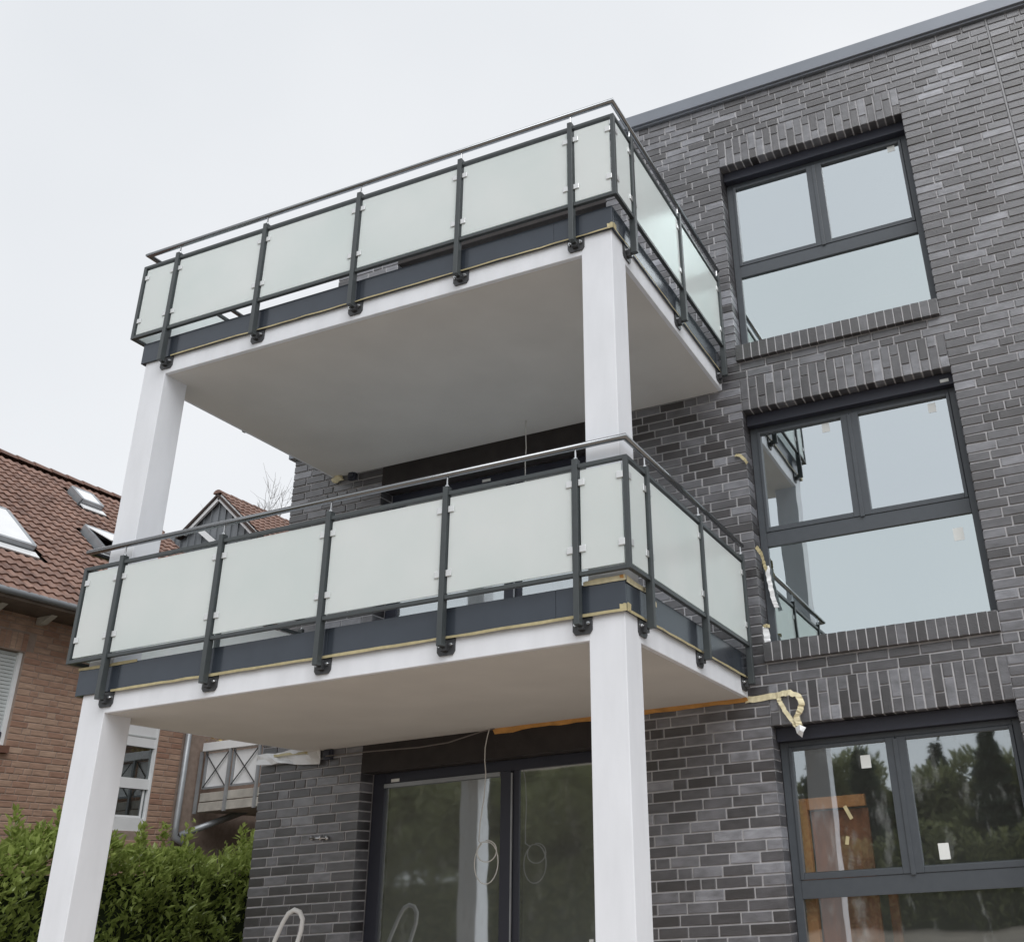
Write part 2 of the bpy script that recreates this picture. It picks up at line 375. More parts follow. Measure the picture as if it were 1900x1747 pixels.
# ---- bricks: list of (x0,x1,z0,z1,tone,vertical)
def brick_rows(bx0, bx1, bz0, bz1, blocked, course, joint, L, Hd, y_seed, tone_fn):
    r = random.Random(y_seed); res = []
    k = 0; z = bz0
    while z + course * .6 < bz1:
        za, zb_ = z + joint / 2, min(z + course - joint / 2, bz1)
        iv = [(bx0, bx1)]
        for (h0, h1, h2, h3) in blocked:
            if min(zb_, h3) - max(za, h2) > .2 * course:
                nv = []
                for a, b in iv:
                    if h1 <= a or h0 >= b: nv.append((a, b)); continue
                    if h0 > a + .02: nv.append((a, h0))
                    if h1 < b - .02: nv.append((h1, b))
                iv = nv
        for a, b in iv:
            x = a; first = True
            while x < b - .03:
                ln = (L if k % 2 else Hd + .06) if first else (Hd if r.random() < .24 else L)
                first = False
                x1 = x + ln
                if b - x1 < .09: x1 = b
                if x1 > b: x1 = b
                res.append((x, x1, za, zb_, tone_fn(r)))
                x = x1 + joint
        z += course; k += 1
    return res
def tone_fac(r):
    t = r.betavariate(1.6, 3.4)
    return min(1, t * .72 + (r.uniform(.25, .6) if r.random() < .15 else 0))
J = .0135
blk = []
for i, t in enumerate(WT):
    blk.append((XL, XR, t - 2.376, t + .34)); blk.append((DL, DR, t - 2.4, t + .34))
blk.append((3.06, 3.082, -9, 99))
z00 = 2.25 - 33 * C
B = []
low = brick_rows(XLEFT, 5.2, z00, 5.735, blk, C, J, .24, .115, 3, tone_fac)
z1s = 2.25 + 41 * C
top = brick_rows(XTOPLEFT, 5.2, z1s, ZT, blk, C, J, .24, .115, 5, tone_fac)
low = [b for b in low if b[3] <= z1s + .001]
def patch(x, z):                             # batches of lighter and darker bricks
    return .5 + .28 * math.sin(x * 1.9 + z * 1.1 + 1) + .22 * math.sin(x * 4.3 - z * 2.7) + .15 * math.sin(z * 6.1 + x * .7)
B += [(*b[:4], min(1, b[4] * (.55 + .72 * patch(b[0], b[2]))), 0.) for b in low + top]
r9 = random.Random(12)
def soldiers(x0, x1, zb0):
    n = round((x1 - x0 + J) / .0835); p = (x1 - x0 + J) / n
    for i in range(n):
        a = x0 + i * p; b = a + p - J
        if i % 2: q = [(zb0 + .004, zb0 + .219), (zb0 + .230, zb0 + .336)]
        else: q = [(zb0 + .004, zb0 + .110), (zb0 + .121, zb0 + .336)]
        for s0, s1 in q: B.append((a, b, s0, s1, tone_fac(r9), 0.))
for t in WT: soldiers(XL + .004, XR - .004, t)
SILL = []
for t in WT:
    n = 24; p = (XR - XL) / n
    for i in range(n): SILL.append((XL + i * p + .002, XL + (i + 1) * p - .005, t - 2.37, t - 2.205, tone_fac(r9) * .35, 1.))

BV = []
def brick_mesh(name, sx, sz, seed, dep=.19, bev=.004):
    r = random.Random(seed); j = lambda a=.0016: r.uniform(-a, a)
    x, z = sx / 2, sz / 2
    fr = [(-x + bev + j(), j(.001), -z + bev + j()), (x - bev + j(), j(.001), -z + bev + j()), (x - bev + j(), j(.001), z - bev + j()), (-x + bev + j(), j(.001), z - bev + j())]
    md = [(-x + j(), bev, -z + j()), (x + j(), bev, -z + j()), (x + j(), bev, z + j()), (-x + j(), bev, z + j())]
    bk = [(-x, dep, -z), (x, dep, -z), (x, dep, z), (-x, dep, z)]
    V = fr + md + bk
    F = [(0, 1, 2, 3)] + [(a + 4, b + 4, b, a) for a, b in ((0, 1), (1, 2), (2, 3), (3, 0))] + [(a + 8, b + 8, b + 4, a + 4) for a, b in ((0, 1), (1, 2), (2, 3), (3, 0))]
    return V, F
cache = {}
def shared_brick(sx, sz, seed, m, dep=.19, bev=.004):
    key = (round(sx, 3), round(sz, 3), seed, m.name)
    if key not in cache:
        V, F = brick_mesh('brick', sx, sz, seed, dep, bev); me = bpy.data.meshes.new('brick'); me.from_pydata(V, [], F); me.materials.append(m); cache[key] = me
    return cache[key]

def screen(p):
    d = Vector(p) - CAM; z = d.dot(F0)
    if z <= .1: return None
    return (1240.2 + 1842.8 * d.dot(RV) / z, 824.0 - 1842.8 * d.dot(UV) / z, z)
def pick(cands, limit=300):
    """cands: (centre, area) -> indices of those the photo shows largest (in frame, not hidden)"""
    dg = bpy.context.evaluated_depsgraph_get(); dg.update()
    sel = []
    for i, (c, a) in enumerate(cands):
        s = screen(c)
        if s is None or not (2 < s[0] < 1898 and 2 < s[1] < 1745): continue
        d = Vector(c) - CAM; L = d.length
        hit, loc, *_ = sc.ray_cast(dg, CAM, d.normalized(), distance=L - .09)
        if hit: continue
        sel.append((a * (1842.8 / s[2]) ** 2, i))
    sel.sort(reverse=True)
    return {i for _, i in sel[:limit]}

# ---- windows
def window(t, idx):
    y = .2
    f = MB()
    zb, zt = t - 2.205, t - .11
    f.box(XL + .004, XL + .07, y, y + .08, zb, zt, .003); f.box(XR - .062, XR - .004, y, y + .08, zb, zt, .003)          # outer jambs
    f.box(XL + .0705, XR - .0625, y + .002, y + .08, zt - .045, zt, .003); f.box(XL + .0705, XR - .0625, y + .002, y + .08, zb, zb + .035, .003)
    f.box(XL + .0705, XR - .0625, y - .004, y + .08, t - 1.297, t - 1.162, .003)                                           # transom
    fr = f.build('window', M['frame'], bld)
    # two casements
    x0, x1 = XL + .072, XR - .064; xm = 1.13
    for a, b in ((x0, xm - .003), (xm + .003, x1)):
        s = MB(); z0, z1 = t - 1.160, zt - .046; yy = y - .012
        s.box(a, a + (.03 if a < .5 else .078), yy, y + .06, z0, z1, .004); s.box(b - (.03 if b > 1.5 else .078), b, yy, y + .06, z0, z1, .004)
        aa = a + (.0305 if a < .5 else .0785); bb = b - (.0305 if b > 1.5 else .0785)
        s.box(aa, bb, yy + .002, y + .06, z0, z0 + .045, .003); s.box(aa, bb, yy + .002, y + .06, z1 - .028, z1, .003)
        s.build('casement', M['frame'], fr)
        MB().box(aa - .004, bb + .004, y + .02, y + .03, z0 + .04, z1 - .024).build('pane', M['glass3'] if idx == 2 else M['glass'], fr)
        MB().box(aa + .0005, bb - .0005, y + .008, y + .0195, z0 + .0455, z0 + .052).build('glazing_bead', M['rail'], fr)
    MB().box(xm - .02, xm + .016, y - .022, y - .0125, t - 1.17, zt - .06, .003).build('mullion_cover', M['frame'], fr)
    MB().box(XL + .066, XR - .058, y + .02, y + .03, zb + .03, t - 1.292).build('pane', M['glass3'] if idx == 2 else M['glass_low'], fr)
    MB().box(XL + .004, XR - .004, .12, .36, t - .109, t - .001).build('shutter_box', M['dark'], fr)
    # stickers on the outside of the glass
    st = {0: [(1.93, -.21, .075, .085)], 1: [(.90, -.24, .07, .09), (1.87, -.26, .07, .09), (1.90, -1.46, .085, .11)], 2: [(.87, -.32, .08, .1), (1.375, -1.02, .08, .115)]}[idx]
    for x, dz, sx, sz in st:
        MB().box(x - sx / 2, x + sx / 2, y + .0175, y + .0192, t + dz - sz / 2, t + dz + sz / 2).build('sticker', M['sticker'], fr)
    if idx == 1: MB().box(1.985, 2.06, .113, .1195, t - .085, t - .055).build('sticker', M['sticker'], fr)
    if idx == 2:
        for a, b in (((.655, 1.61), (.70, 1.51)), ((.652, 1.385), (.638, 1.325))):
            MB().beam((a[0], y + .0175, a[1]), (b[0], y + .0175, b[1]), .003, .028, up=(1, 0, 0)).build('tape_strip', M['tape'], fr)
    return fr
wins = [window(t, i) for i, t in enumerate(WT)]

# ---- sliding doors (three storeys)
def door(t, zb, idx):
    y = .2; f = MB()
    f.box(DL + .004, -3.735, y, y + .1, zb, t - .004, .003); f.box(DR - .09, DR - .004, y, y + .1, zb, t - .004, .003)
    f.box(-3.7345, DR - .0905, y + .002, y + .1, t - .10, t - .004, .003); f.box(-3.7345, DR - .0905, y + .002, y + .1, zb, zb + .06)
    f.box(-2.468, -2.36, y - .006, y + .1, zb + .061, t - .1005, .003); f.box(-2.345, -2.287, y + .012, y + .1, zb + .061, t - .1005, .003)
    fr = f.build('sliding_door', M['dark'], bld)
    MB().box(DL + .001, DR - .001, .002, .195, t - .003, t + .338).build('lintel_shade_sheet', M['shade_sheet'], fr)  # brown lintel cover; deep shade under the slab is put into its colour
    MB().box(-3.74, -2.463, y + .03, y + .04, zb + .055, t - .096).build('pane', M['glass2'], fr)
    MB().box(-2.29, DR - .085, y + .03, y + .04, zb + .055, t - .096).build('pane', M['glass2'], fr)
    MB().box(-2.3595, -2.3455, y - .01, y + .005, zb + .061, t - .12).build('track_profile', M['zinc'], fr)
    if idx == 2:
        MB().box(-3.735, -2.475, y - .012, y - .001, t - .138, t - .102).build('edge_strip', M['zinc'], fr)
        MB().box(-3.66, -3.57, y - .009, y - .001, t - .09, t - .062).build('sticker', M['sticker'], fr)
        MB().box(-1.62, -1.58, y + .027, y + .0295, .72, .74).build('sticker', M['sticker'], fr)
    if idx == 1:
        MB().box(-2.75, -2.65, y - .003, y - .0005, t - .07, t - .04).build('sticker', M['sticker'], fr)
    return fr
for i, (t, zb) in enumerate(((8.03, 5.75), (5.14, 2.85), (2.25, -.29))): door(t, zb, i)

# ================================================================== BALCONIES
W_, D_, CW = 4.52, 2.557, .247
SO = [5.40, 2.50]
XRL = -4.652                                  # left railing line
def balcony(s, which):
    root = tag(empty('balcony', (-W_ / 2, -D_ / 2, s)), ('upper' if which == 0 else 'lower') + ' white balcony slab with anthracite fascia ' + ('under the open sky' if which == 0 else 'above the sliding door'), 'balcony', 'balconies on white columns')
    MB().box(-W_, 0, -D_, -.004, s, s + .33, .005).build('slab', M['render'], root)
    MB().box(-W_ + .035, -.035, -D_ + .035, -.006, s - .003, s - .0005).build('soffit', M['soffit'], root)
    z0, z1 = s + .156, s + .357
    lx = -W_ - (.07 if which else .045)
    js = [lx, -4.17, -2.25, -.47, .02]
    for a, b in zip(js[:-1], js[1:]):
        MB().box(a + .0012, b - .0012, -D_ - .02, -D_ - .002, z0, z1, .0015).build('fascia_panel', M['fascia'], root)
    ys = [-D_ - .0018, -1.45, -.006]
    for a, b in zip(ys[:-1], ys[1:]):
        MB().box(.002, .02, a + .0012, b - .0012, z0, z1, .0015).build('fascia_panel', M['fascia'], root)
        MB().box(lx, lx + .018, a + .0012, b - .0012, z0, z1, .0015).build('fascia_panel', M['fascia'], root)
    r = random.Random(which + 40)
    # masking tape along the lower edge of the fascia
    def strip(p, q, nrm, zc, h, name='masking_tape', m=None):
        n = max(3, int((Vector(q) - Vector(p)).length / .12)); mb = MB(); vs = []
        for i in range(n + 1):
            c = Vector(p).lerp(Vector(q), i / n)
            a = h * (.5 + .28 * (r.random() - .5)); b = h * (.5 + .28 * (r.random() - .5)); o = .003 + .006 * r.random()
            vs += [tuple(c + Vector(nrm) * o + Vector((0, 0, zc - b))), tuple(c + Vector(nrm) * (o + .003 * r.random()) + Vector((0, 0, zc + a)))]
        mb.add(vs, [(2 * i, 2 * i + 2, 2 * i + 3, 2 * i + 1) for i in range(n)])
        o = mb.build(name, m or M['tape'], root); sm = o.modifiers.new('t', 'SOLIDIFY'); sm.thickness = .0015
    h = .018 if which else .011
    strip((-4.22, -D_ - .021, 0), (.026, -D_ - .021, 0), (0, -1, 0), z0 + .001, h)
    strip((.021, -D_ - .02, 0), (.021, -.05, 0), (1, 0, 0), z0 + .001, h * .8)
    strip((.022, -D_ - .024, 0), (.022, -D_ + .03, 0), (1, 0, 0), z0 + .02, .05)
    strip((-.02, -D_ - .0225, 0), (.026, -D_ - .0225, 0), (0, -1, 0), z0 + .02, .045)
    if which:
        strip((-.27, -D_ - .022, 0), (.026, -D_ - .022, 0), (0, -1, 0), z1 + .006, .03, m=M['paper'])
        strip((.022, -D_ - .022, 0), (.022, -D_ + .36, 0), (1, 0, 0), z1 - .002, .035, m=M['paper'])
        strip((.024, -D_ + .33, .01), (.03, -D_ + .46, -.05), (1, 0, 0), z1 - .01, .03, m=M['paper'])
        strip((-.02, -D_ - .023, 0), (.024, -D_ - .023, 0), (0, -1, 0), z1 + .012, .02, m=M['foam'])
        strip((lx, -D_ - .022, 0), (-4.0, -D_ - .022, 0), (0, -1, 0), z1 + .001, .02)
        strip((lx - .002, -D_ - .022, 0), (lx - .002, -D_ + .2, 0), (-1, 0, 0), z1 + .001, .03)
    return root
for k, s in enumerate(SO): balcony(s, k)

def column(right, z0, z1, label):
    e = .0016
    x0, x1 = (-CW, e) if right else (-W_ - e, -W_ + CW)
    return tag(MB().box(x0, x1, -D_ - e, -D_ + CW, z0, z1, .005).build('column', M['render'], None, origin=((x0 + x1) / 2, -D_ + CW / 2, z0)), label, 'column', 'white balcony columns')
column(True, 2.833, 5.40 + .159, 'white square column between the two balconies, at the front right corner')
column(False, 2.833, 5.40 + .159, 'white square column between the two balconies, at the front left corner')
column(True, -.56, 2.50 + .159, 'white square column under the lower balcony, at the front right corner')
column(False, -.56, 2.50 + .159, 'white square column under the lower balcony, at the left by the hedge')

PX = [-4.268, -3.273, -2.279, -1.287, -.288]
RY = [-D_ + .264, -D_ + 1.355, -D_ + 2.447]
OFF = .073
def railing(s, which):
    lab = ('upper' if which == 0 else 'lower') + ' anthracite balcony railing with frosted glass panels and steel handrail'
    root = tag(empty('balcony_railing', (-W_ / 2, -D_ - OFF, s + .1)), lab, 'railing', 'balcony railings')
    yf, xr, xl = -D_ - OFF, OFF, XRL
    zb, zt, zm, zl = s + .09, s + 1.213, s + 1.174, s + .427
    corners = [(xl, -.03), (xl, yf), (xr, yf), (xr, -.03)]
    ly = [-.11, -1.2, -D_ + .264]
    # sides: (axis, fixed coordinate, post positions, end coordinates)
    def post(x, y, ax):
        sgn = 1 if (ax == 'y' and x > -2) else -1
        wx, wy = (.02, .026) if ax == 'x' else (.026, .02)
        p = MB().box(x - wx, x + wx, y - wy, y + wy, zb, zt, .003).build('post', M['rail'], root)
        b = MB(); zc = s + .098
        if ax == 'x':
            poly = [(x - .068, zc + .055), (x - .068, zc - .03), (x - .05, zc - .055), (x + .05, zc - .055), (x + .068, zc - .03), (x + .068, zc + .055)]
            b.prism(poly, -D_ - .0125, -D_ - .0005); b.box(x - .022, x + .022, y + .0265, -D_ - .013, zc - .03, zc + .03)
            bolts = [(x - .045, -D_ - .0127, zc + .01), (x + .045, -D_ - .0127, zc + .01)]; nv = (0, -1, 0)
        else:
            fx = .0005 if sgn > 0 else -W_ - .0125
            k = len(b.v); b.prism([(y - .068, zc + .055), (y - .068, zc - .03), (y - .05, zc - .055), (y + .05, zc - .055), (y + .068, zc - .03), (y + .068, zc + .055)], 0, .012)
            b.v = [(fx + v[1], v[0], v[2]) for v in b.v]
            if sgn > 0: b.box(.013, x - .0265, y - .022, y + .022, zc - .03, zc + .03)
            else: b.box(x + .0265, -W_ - .013, y - .022, y + .022, zc - .03, zc + .03)
            bx = .0127 if sgn > 0 else -W_ - .0127
            bolts = [(bx, y - .045, zc + .01), (bx, y + .045, zc + .01)]; nv = (sgn, 0, 0)
        b.build('base_plate', M['bracket'], p)
        for q in bolts:
            q = Vector(q); n = Vector(nv)
            MB().tube([q, q + n * .012], .013, 6).tube([q + n * .0121, q + n * .026], .007, 6).build('bolt', M['steel'], p)
        pp = MB().tube([(x, y, zt + .0005), (x, y, s + 1.29)], .006, 8); pp.tube([(x, y, zt + .0004), (x, y, zt + .012)], .014, 10)
        pp.build('pin', M['steel'], p)
    for x in PX: post(x, yf, 'x')
    for y in RY: post(xr, y, 'y')
    for y in ly: post(xl, y, 'y')
    for x, y in ((xl, yf), (xr, yf)):
        MB().box(x - .016, x + .016, y - .016, y + .016, zl - .028, zm, .002).build('corner_post', M['rail'], root)
    def segs(lo, hi, posts, hw, ew):
        pts = sorted(posts); cur = lo + ew; r = []
        for p in pts: r.append((cur, p - hw)); cur = p + hw
        r.append((cur, hi - ew)); return [q for q in r if q[1] - q[0] > .05]
    ends = {'f': segs(xl, xr, PX, .0205, .0165), 'r': segs(yf, -.085, RY, .0205, .0165), 'l': segs(yf, -.085, ly, .0205, .0165)}
    for key, sg in ends.items():
        for a, b in sg:
            for z0, nm in ((zm - .028, 'top_rail'), (zl - .028, 'bottom_rail')):
                q = MB()
                if key == 'f': q.box(a, b, yf - .016, yf + .016, z0, z0 + .028, .002)
                else:
                    x = xr if key == 'r' else xl; q.box(x - .016, x + .016, a, b, z0, z0 + .028, .002)
                q.build(nm, M['rail'], root)
            g0, g1 = a + .012, b - .012; za, zz = zl + .014, zm - .046
            q = MB()
            if key == 'f': q.box(g0, g1, yf - .005, yf + .005, za, zz, .0015)
            else:
                x = xr if key == 'r' else xl; q.box(x - .005, x + .005, g0, g1, za, zz, .0015)
            pn = q.build('glass_panel', M['frosted'], root)
            for zc in (s + 1.04, s + .58):
                for e, dr in ((a, 1), (b, -1)):
                    c0, c1 = sorted((e + dr * .0005, e + dr * .048)); q = MB()
                    if key == 'f': q.box(c0, c1, yf - .014, yf - .0053, zc - .024, zc + .024, .004); q.box(c0, c1, yf + .0053, yf + .014, zc - .024, zc + .024, .004)
                    else:
                        x = xr if key == 'r' else xl
                        q.box(x - .014, x - .0053, c0, c1, zc - .024, zc + .024, .004); q.box(x + .0053, x + .014, c0, c1, zc - .024, zc + .024, .004)
                    q.build('clamp', M['clamp'], root)
    zh = s + 1.308
    MB().tube([(xl - .004, -.06, zh), (xl - .004, yf, zh), (xr, yf, zh), (xr, -.06, zh)], .0225, 16, level=True).build('handrail', M['handrail'], root, smooth=False).data.shade_smooth()
for k, s in enumerate(SO): railing(s, k)

# ================================================================== SMALL THINGS ON THE FACADE
def ribbon(pts, width, name, m, wdir=(0, 0, 1), thick=.0012, parent=None):
    """a strip of tape through the points; wdir is its width direction (one, or one per point)"""
    q, qw, jr = [], [], random.Random(len(pts) * 31 + int(abs(pts[0][2]) * 100))
    for i in range(len(pts) - 1):
        for k in range(4):
            f = k / 4; a_, b_ = (wdir[i], wdir[i + 1]) if isinstance(wdir, list) else (wdir, wdir)
            q.append(Vector(pts[i]).lerp(Vector(pts[i + 1]), f) + Vector((jr.uniform(-1, 1), jr.uniform(-1.5, .3), jr.uniform(-1, 1))) * .0045)
            qw.append(Vector(a_).lerp(Vector(b_), f) + Vector((jr.uniform(-1, 1), jr.uniform(-1, 1), jr.uniform(-1, 1))) * .14)
    q.append(Vector(pts[-1])); qw.append(Vector(wdir[-1] if isinstance(wdir, list) else wdir)); pts, wdir = q, qw
    mb = MB(); n = len(pts); vs = []
    for i, p in enumerate(pts):
        wd = Vector(wdir[i] if isinstance(wdir, list) else wdir).normalized() * width / 2
        vs += [tuple(Vector(p) - wd), tuple(Vector(p) + wd)]
    mb.add(vs, [(2 * i, 2 * i + 2, 2 * i + 3, 2 * i + 1) for i in range(n - 1)])
    o = mb.build(name, m, parent); s = o.modifiers.new('thickness', 'SOLIDIFY'); s.thickness = thick; s.offset = 0
    return o
rr = random.Random(4)
# sealing strip in the joint between lower soffit and wall
st = MB(); n = 26
vs = []
for i in range(n + 1):
    x = -2.42 + i * (2.42) / n; a = .028 + .01 * rr.random()
    vs += [(x, -.006, 2.478 - .012 * rr.random() - (.02 if i < 3 else 0)), (x, -.02 - a, 2.499)]
st.add(vs, [(2 * i, 2 * i + 1, 2 * i + 3, 2 * i + 2) for i in range(n)])
o = tag(st.build('sealing_strip', M['foam']), 'orange sealing strip in the joint between lower balcony underside and brick wall', 'sealing strip')
sm = o.modifiers.new('thickness', 'SOLIDIFY'); sm.thickness = .004
# loose tape hanging from the wall by the lower balcony end
tp = [(-.02, -.012, 2.483), (.10, -.010, 2.487), (.22, -.012, 2.49), (.30, -.02, 2.497), (.37, -.035, 2.495), (.44, -.05, 2.46), (.465, -.055, 2.40), (.44, -.05, 2.34), (.405, -.045, 2.30), (.42, -.05, 2.24), (.425, -.05, 2.215)]
wd = [(0, 0, 1), (0, 0, 1), (0, 0, 1), (0, .2, 1), (.3, .3, .9), (.8, .4, .3), (.9, .4, 0), (.8, .5, -.3), (.9, .2, .2), (1, .1, 0), (.8, .4, .3)]
tag(ribbon(tp, .05, 'masking_tape', M['paper'], wd), 'yellow tape looping off the wall at the right end of the lower balcony', 'tape')
tp = [(.265, -.02, 2.47), (.28, -.03, 2.42), (.31, -.035, 2.36), (.36, -.04, 2.28), (.395, -.045, 2.225), (.42, -.05, 2.19)]
tag(ribbon(tp, .036, 'masking_tape', M['paper'], [(1, .2, .4)] * 6), 'thin strand of yellow tape slanting down inside the hanging tape loop', 'tape')
fm = MB(); ring = []
for i, (x, z) in enumerate(((.385, 2.215), (.43, 2.23), (.475, 2.205), (.455, 2.17), (.435, 2.13), (.40, 2.165))): ring.append((x, -.05 - .02 * (i % 2), z))
fm.add(ring + [(.432, -.085, 2.185), (.432, -.03, 2.185)], [(i, (i + 1) % 6, 6) for i in range(6)] + [((i + 1) % 6, i, 7) for i in range(6)])
tag(fm.build('plastic_scrap', M['film']), 'crumpled scrap of clear film at the tip of the hanging tape', 'film')
# tape round the left edge of the middle window
for pts, wdt, lab in (([(.07, -.008, 4.70), (.11, -.02, 4.695), (.145, -.022, 4.66), (.18, -.02, 4.615), (.185, -.015, 4.60)], .03, 'small twist of yellow tape on the brick jamb beside the middle window, upper one'),
                      ([(.185, .02, 3.80), (.205, .03, 3.77), (.22, .06, 3.72), (.225, .09, 3.66), (.235, .1, 3.60)], .035, 'yellow tape tuft at the transom on the left frame of the middle window')):
    tag(ribbon(pts, wdt, 'masking_tape', M['tape'], [(.6, .1, .8)] * len(pts)), lab, 'tape')
pts = [(.228, .165, 3.66), (.235, .16, 3.52), (.25, .15, 3.42), (.265, .15, 3.33), (.285, .16, 3.27)]
tag(ribbon(pts, .04, 'film_strip', M['film'], [(1, .3, .2)] * 5), 'thin torn film strip hanging down the left side of the middle window', 'film')
pts = [(.195, .03, 3.08), (.205, .02, 3.0), (.21, .015, 2.92), (.215, .01, 2.84), (.213, .008, 2.79)]
tag(ribbon(pts, .055, 'film_strip', M['film'], [(1, .3, 0), (1, .1, .1), (1, .4, 0), (1, .2, .1), (.6, .3, 0)]), 'white film tail hanging over the lower left corner of the middle window sill', 'film')
tag(ribbon([(.175, .03, 3.085), (.21, .02, 3.09), (.235, .03, 3.085)], .03, 'masking_tape', M['tape'], (0, .1, 1)), 'short yellow tape holding the film tail beside the middle window', 'tape')
# plastic sheet and foam at the top of the left wall
pf = MB(); vs = []
for i in range(9):
    x = -5.085 + i * .095
    for j, z in enumerate((2.515, 2.47, 2.42)):
        vs.append((x, -.02 - .035 * rr.random() - .01 * j, z + .02 * rr.random() - .012 * i * (j > 0) * .6))
pf.add(vs, [(3 * i + j, 3 * i + 3 + j, 3 * i + 4 + j, 3 * i + 1 + j) for i in range(8) for j in range(2)])
o = tag(pf.build('plastic_sheet', M['film']), 'crumpled white plastic sheet under the lower balcony on the left brick wall', 'plastic sheet')
sm = o.modifiers.new('thickness', 'SOLIDIFY'); sm.thickness = .002
tag(ribbon([(-4.95, -.03, 2.497), (-4.75, -.05, 2.492), (-4.5, -.045, 2.49), (-4.42, -.03, 2.47)], .03, 'masking_tape', M['tape'], (0, .5, .8)), 'yellow tape along the top of the plastic sheet on the left wall', 'tape')
for z, lab in ((2.40, 'lower'), (5.32, 'upper')):
    tag(MB().box(-4.29, -4.20, -.045, -.003, z, z + .095, .004).box(-4.275, -4.215, -.06, -.0455, z + .02, z + .08, .003).build('cable_outlet', M['dark'], None, origin=(-4.245, -.02, z)),
        'small black outlet box on the wall right below the %s balcony underside' % lab, 'outlet box', 'black outlet boxes')
fb = bmesh.new(); bmesh.ops.create_icosphere(fb, subdivisions=2, radius=.05)
for v in fb.verts: v.co = Vector((v.co.x * 1.5, v.co.y * .6, v.co.z)) * (1 + .25 * math.sin(v.co.x * 90 + v.co.z * 70))
fme = bpy.data.meshes.new('foam_blob'); fb.to_mesh(fme); fb.free()
tag(link('foam_blob', fme, M['paper'], None, (-4.43, -.03, 5.375)), 'pale foam blob in the corner under the upper balcony', 'foam')
# hanging cables
def cable(pts, r, name, lab):
    return tag(MB().tube(pts, r, 6).build(name, M['greycable' if name == 'slack_cable' else 'cable'], None, smooth=True), lab, 'cable')
pts = [(-2.42, -.1, 2.497), (-2.44, -.1, 2.43), (-2.455, -.11, 2.33), (-2.45, -.12, 2.22), (-2.43, -.13, 2.10), (-2.43, -.15, 1.9), (-2.45, -.17, 1.7), (-2.455, -.18, 1.55)]
for turn in range(2):
    for i in range(22):
        a = math.radians(115 + i * 360 / 22); rx = .115 - .02 * turn
        pts.append((-2.365 + rx * math.cos(a) + .01 * turn, -.2 - .012 * turn, (1.37 if turn == 0 else 1.46) + (.165 if turn == 0 else .085) * math.sin(a)))
cable(pts, .0045, 'hanging_cable', 'thin white cable hanging in a coiled loop in front of the sliding door')
cable([(-1.96, -.3, 5.4), (-1.962, -.3, 5.25), (-1.955, -.3, 5.1), (-1.965, -.3, 4.95), (-1.96, -.3, 4.7)], .005, 'hanging_cable', 'straight white cable hanging from the upper balcony underside')
cable([(-4.15, -.18, 2.41), (-3.6, -.2, 2.40), (-3.1, -.2, 2.385), (-2.8, -.18, 2.40), (-2.5, -.12, 2.47), (-2.38, -.08, 2.49)], .006, 'slack_cable', 'grey slack cable sagging under the lower balcony above the sliding door')
# white bent tube in front of the left wall
pts = [(-4.42, -.6, -.55), (-4.36, -.6, .2), (-4.26, -.6, .65), (-4.16, -.6, .88), (-4.10, -.6, 1.0), (-4.05, -.6, 1.07), (-3.99, -.6, 1.095), (-3.93, -.6, 1.075), (-3.895, -.6, 1.02), (-3.90, -.6, .93), (-3.93, -.6, .84), (-3.98, -.6, .7), (-4.05, -.6, .4), (-4.1, -.6, -.55)]
tag(MB().tube(pts, .019, 10).build('bent_tube', M['tube'], None, smooth=True), 'white flexible tube bent into an upright loop before the left brick wall', 'tube')
# wall fitting
tpt = tag(empty('wall_tap', (-4.28, 0, 1.70)), 'small steel wall fitting on the left brick wall', 'tap')
for dx in (-.06, .04, .115): MB().tube([(-4.3 + dx, -.001, 1.70 - dx * .06), (-4.3 + dx, -.035, 1.70 - dx * .06)], [.02, .016], 12).build('rosette', M['steel'], tpt, smooth=True)
MB().tube([(-4.36, -.045, 1.703), (-4.185, -.045, 1.693)], .007, 8).build('pipe', M['steel'], tpt, smooth=True)
# wooden door set leaning inside the ground floor room
dr = tag(empty('wooden_door', (.5, .6, -.2)), 'orange wooden door frame leaning inside the ground floor window', 'door')
MB().box(.20, .32, .32, .40, -.2, 1.70, .004).build('frame_post', M['wood'], dr)
MB().box(.321, .80, .33, .39, 1.61, 1.70, .004).build('frame_head', M['wood'], dr)
MB().box(.33, .80, .41, .45, -.2, 1.60, .004).build('leaf', M['woodd'], dr)
tag(MB().box(.84, .91, .6, .67, -.2, 1.0).build('wood_batten', M['woodd'], None, origin=(.87, .63, -.2)), 'brown batten standing beside the wooden door inside the ground floor window', 'batten')

# ================================================================== NEIGHBOUR HOUSE (left)
hx, ex = -10.5, -10.0
house = tag(empty('brick_house', (-13, 3, -.55)), 'red brown brick house with tiled roof, skylights and eaves behind the hedge', 'house')
HW = [(-.2, 1.26, 3.28, 4.51), (3.03, 3.69, 2.32, 3.81)]            # openings (y0,y1,z0,z1) in the wall facing +X
hw = MB()
ys = sorted({-2.5, 4.15} | {v for h in HW for v in h[:2]}); zs = sorted({-.56, 5.05} | {v for h in HW for v in h[2:]})
for i in range(len(ys) - 1):
    for j in range(len(zs) - 1):
        yc, zc = (ys[i] + ys[i + 1]) / 2, (zs[j] + zs[j + 1]) / 2
        if any(h[0] < yc < h[1] and h[2] < zc < h[3] for h in HW): continue
        hw.box(hx - .3, hx - .007, ys[i], ys[i + 1], zs[j], zs[j + 1])
hw.box(-17.4, hx - .31, -2.5, -2.3, -.56, 5.05)
hwall = hw.build('wall', M['housemortar'], house)
